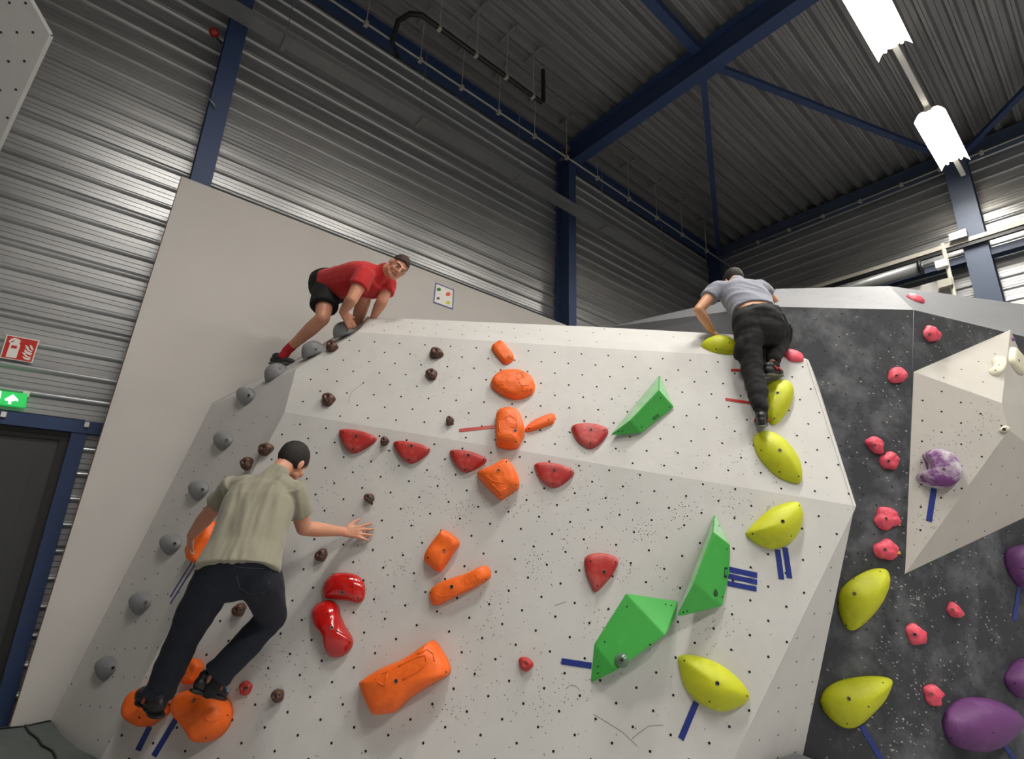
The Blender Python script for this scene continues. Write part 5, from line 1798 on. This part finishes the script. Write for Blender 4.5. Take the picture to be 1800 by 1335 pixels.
# ---------------------------------------------------------------- climber in grey (top right)
def climber_grey():
    J = {k: P(*v) for k, v in dict(head=(1290, 496, 4.78), neck=(1296, 496, 4.60), shL=(1262, 506, 4.42), shR=(1334, 506, 4.48), hipL=(1312, 562, 4.08), hipR=(1353, 560, 4.1),
                                   knL=(1321, 645, 3.93), anL=(1338, 722, 3.70), knR=(1372, 596, 4.28), anR=(1359, 634, 3.98), elL=(1228, 545, 4.30), wrL=(1251, 582, 4.36), elR=(1360, 530, 4.60), wrR=(1350, 590, 4.55)).items()}
    hipc, shc = (J['hipL'] + J['hipR']) / 2, (J['shL'] + J['shR']) / 2
    ax = (shc - hipc).normalized()
    tl = (shc - hipc).length
    lat = ((J['shR'] - J['shL']).normalized() + (J['hipR'] - J['hipL']).normalized()).normalized()
    lat = (lat - ax * lat.dot(ax)).normalized()
    dep = ax.cross(lat).normalized()
    if dep.dot(CAM - hipc) < 0:
        dep = -dep
    base = Vector((hipc.x, hipc.y, J['anL'].z - 0.1))
    T = lambda t: hipc + ax * tl * t
    hup = camv(-0.1, -0.8, 0.6).normalized()
    hfw = camv(-0.1, 0.5, 0.8)
    hfw = (hfw - hup * hfw.dot(hup)).normalized()
    bm = bmesh.new()
    loft(bm, [(T(-0.1), lat * 0.15, dep * 0.1), (T(0.1), lat * 0.158, dep * 0.112), (T(0.28), lat * 0.15, dep * 0.108), (T(0.75), lat * 0.165, dep * 0.105), (T(0.98), lat * 0.15, dep * 0.08), (T(1.08), lat * 0.06, dep * 0.055)])
    make_head(bm, J['head'], hup, hfw, 1.0)
    cap(bm, T(1.0), 0.06, J['neck'], 0.056)
    cap(bm, J['neck'], 0.056, J['head'] - hfw * 0.02, 0.052)
    for a, b, c in (('shL', 'elL', 'wrL'), ('shR', 'elR', 'wrR')):
        limb(bm, [(J[a], 0.055), (J[a].lerp(J[b], 0.5), 0.05), (J[b], 0.041), (J[b].lerp(J[c], 0.3), 0.043), (J[b].lerp(J[c], 0.75), 0.033), (J[c], 0.027)])
    for a, b, c in (('hipL', 'knL', 'anL'), ('hipR', 'knR', 'anR')):
        limb(bm, [(J[a], 0.08), (J[b], 0.05), (J[b].lerp(J[c], 0.3), 0.05), (J[c], 0.035)])
    make_hand(bm, J['wrL'], camv(0.75, 0.42, 0.3), camv(0.1, -0.75, -0.5), 1, 1.0, 0.12, 0.22, 0.6)
    make_hand(bm, J['wrR'], camv(-0.1, 0.8, 0.4), camv(0, -0.5, -0.8), 1, 1.0, 0.12, 0.2, 0.6)
    body = fused('person', bm, M_SKIN2, 0.0055, 4, None, None, base)
    tag(body, 'climber in blue grey shirt and black trousers topping out at the right', 'person', 'climbers on the white wall')
    make_hair(J['head'], hup, hfw, M_HAIRB, body, 1.0, 1.12, (0.09, 0.03, -0.1, -0.07))
    bm = bmesh.new()
    loft(bm, [(T(0.17), lat * 0.178, dep * 0.128), (T(0.3), lat * 0.176, dep * 0.128), (T(0.55), lat * 0.184, dep * 0.13), (T(0.8), lat * 0.19, dep * 0.125), (T(0.96), lat * 0.172, dep * 0.105), (T(1.06), lat * 0.1, dep * 0.08)], 24)
    cap(bm, T(0.98), 0.08, J['neck'], 0.062)
    for a, b in (('shL', 'elL'), ('shR', 'elR')):
        d = (J[b] - J[a])
        s1, u1 = frame_of(d)
        loft(bm, [(J[a] - d.normalized() * 0.02, s1 * 0.066, u1 * 0.066), (J[a] + d * 0.2, s1 * 0.071, u1 * 0.071), (J[a] + d * 0.48, s1 * 0.071, u1 * 0.071)], 16, 2)
        cap(bm, J[a].lerp(T(0.85), 0.3), 0.074, J[a], 0.069)
    fused('shirt', bm, M_SHB, 0.008, 3, body, fold_fn((ax + lat * 0.4).normalized(), lat, 0.012, 15.0, 4.0, 5))
    bm = bmesh.new()
    dl = ((J['knL'] + J['knR']) / 2 - hipc).normalized()
    dl = (dl + (J['knL'] - J['hipL']).normalized()).normalized()
    dd = (dep - dl * dep.dot(dl)).normalized()
    loft(bm, [(T(0.1), lat * 0.172, dep * 0.12), (T(0.0), lat * 0.18, (dep * 2 + dd).normalized() * 0.13), (hipc + dl * 0.08, lat * 0.186, dd * 0.135), (hipc + dl * 0.16, lat * 0.175, dd * 0.115), (hipc + dl * 0.22, lat * 0.11, dd * 0.07)], 20)
    for a, b, c, r3 in (('hipL', 'knL', 'anL', 0.052), ('hipR', 'knR', 'anR', 0.06)):
        limb(bm, [(J[a], 0.112), (J[a].lerp(J[b], 0.5), 0.102), (J[b], 0.08), (J[b].lerp(J[c], 0.5), 0.072), (J[b].lerp(J[c], 0.92), r3)], 16)
        # cargo pocket on the outer thigh
        sg = -1 if a == 'hipL' else 1
        pc = J[a].lerp(J[b], 0.62) + lat * sg * 0.085
        ell(bm, pc, (lat * 0.03, (J[b] - J[a]).normalized() * 0.09, dep * 0.07))
    fused('trousers', bm, M_TRK, 0.008, 3, body, fold_fn(ax, lat, 0.013, 14.0, 7.0, 6))
    for a, b in (('anL', 'knL'), ('anR', 'knR')):
        bm = bmesh.new()
        limb(bm, [(J[a].lerp(J[b], 0.12), 0.043), (J[a] + Vector((0, 0, -0.05)), 0.042)])
        fused('sock', bm, M_SHORT, 0.006, 2, body)
    up = Vector((0, 0, 1))
    sh = make_shoe(P(1339, 750, 3.62), P(1340, 748, 3.8), up, M_SHOE, body, [M_STRR], M_SOLE, 1.0, 2)
    make_shoe(P(1352, 660, 3.86), P(1372, 662, 4.0), up, M_SHOE, body, [M_STRR], M_SOLE, 1.0, 2)


climber_grey()
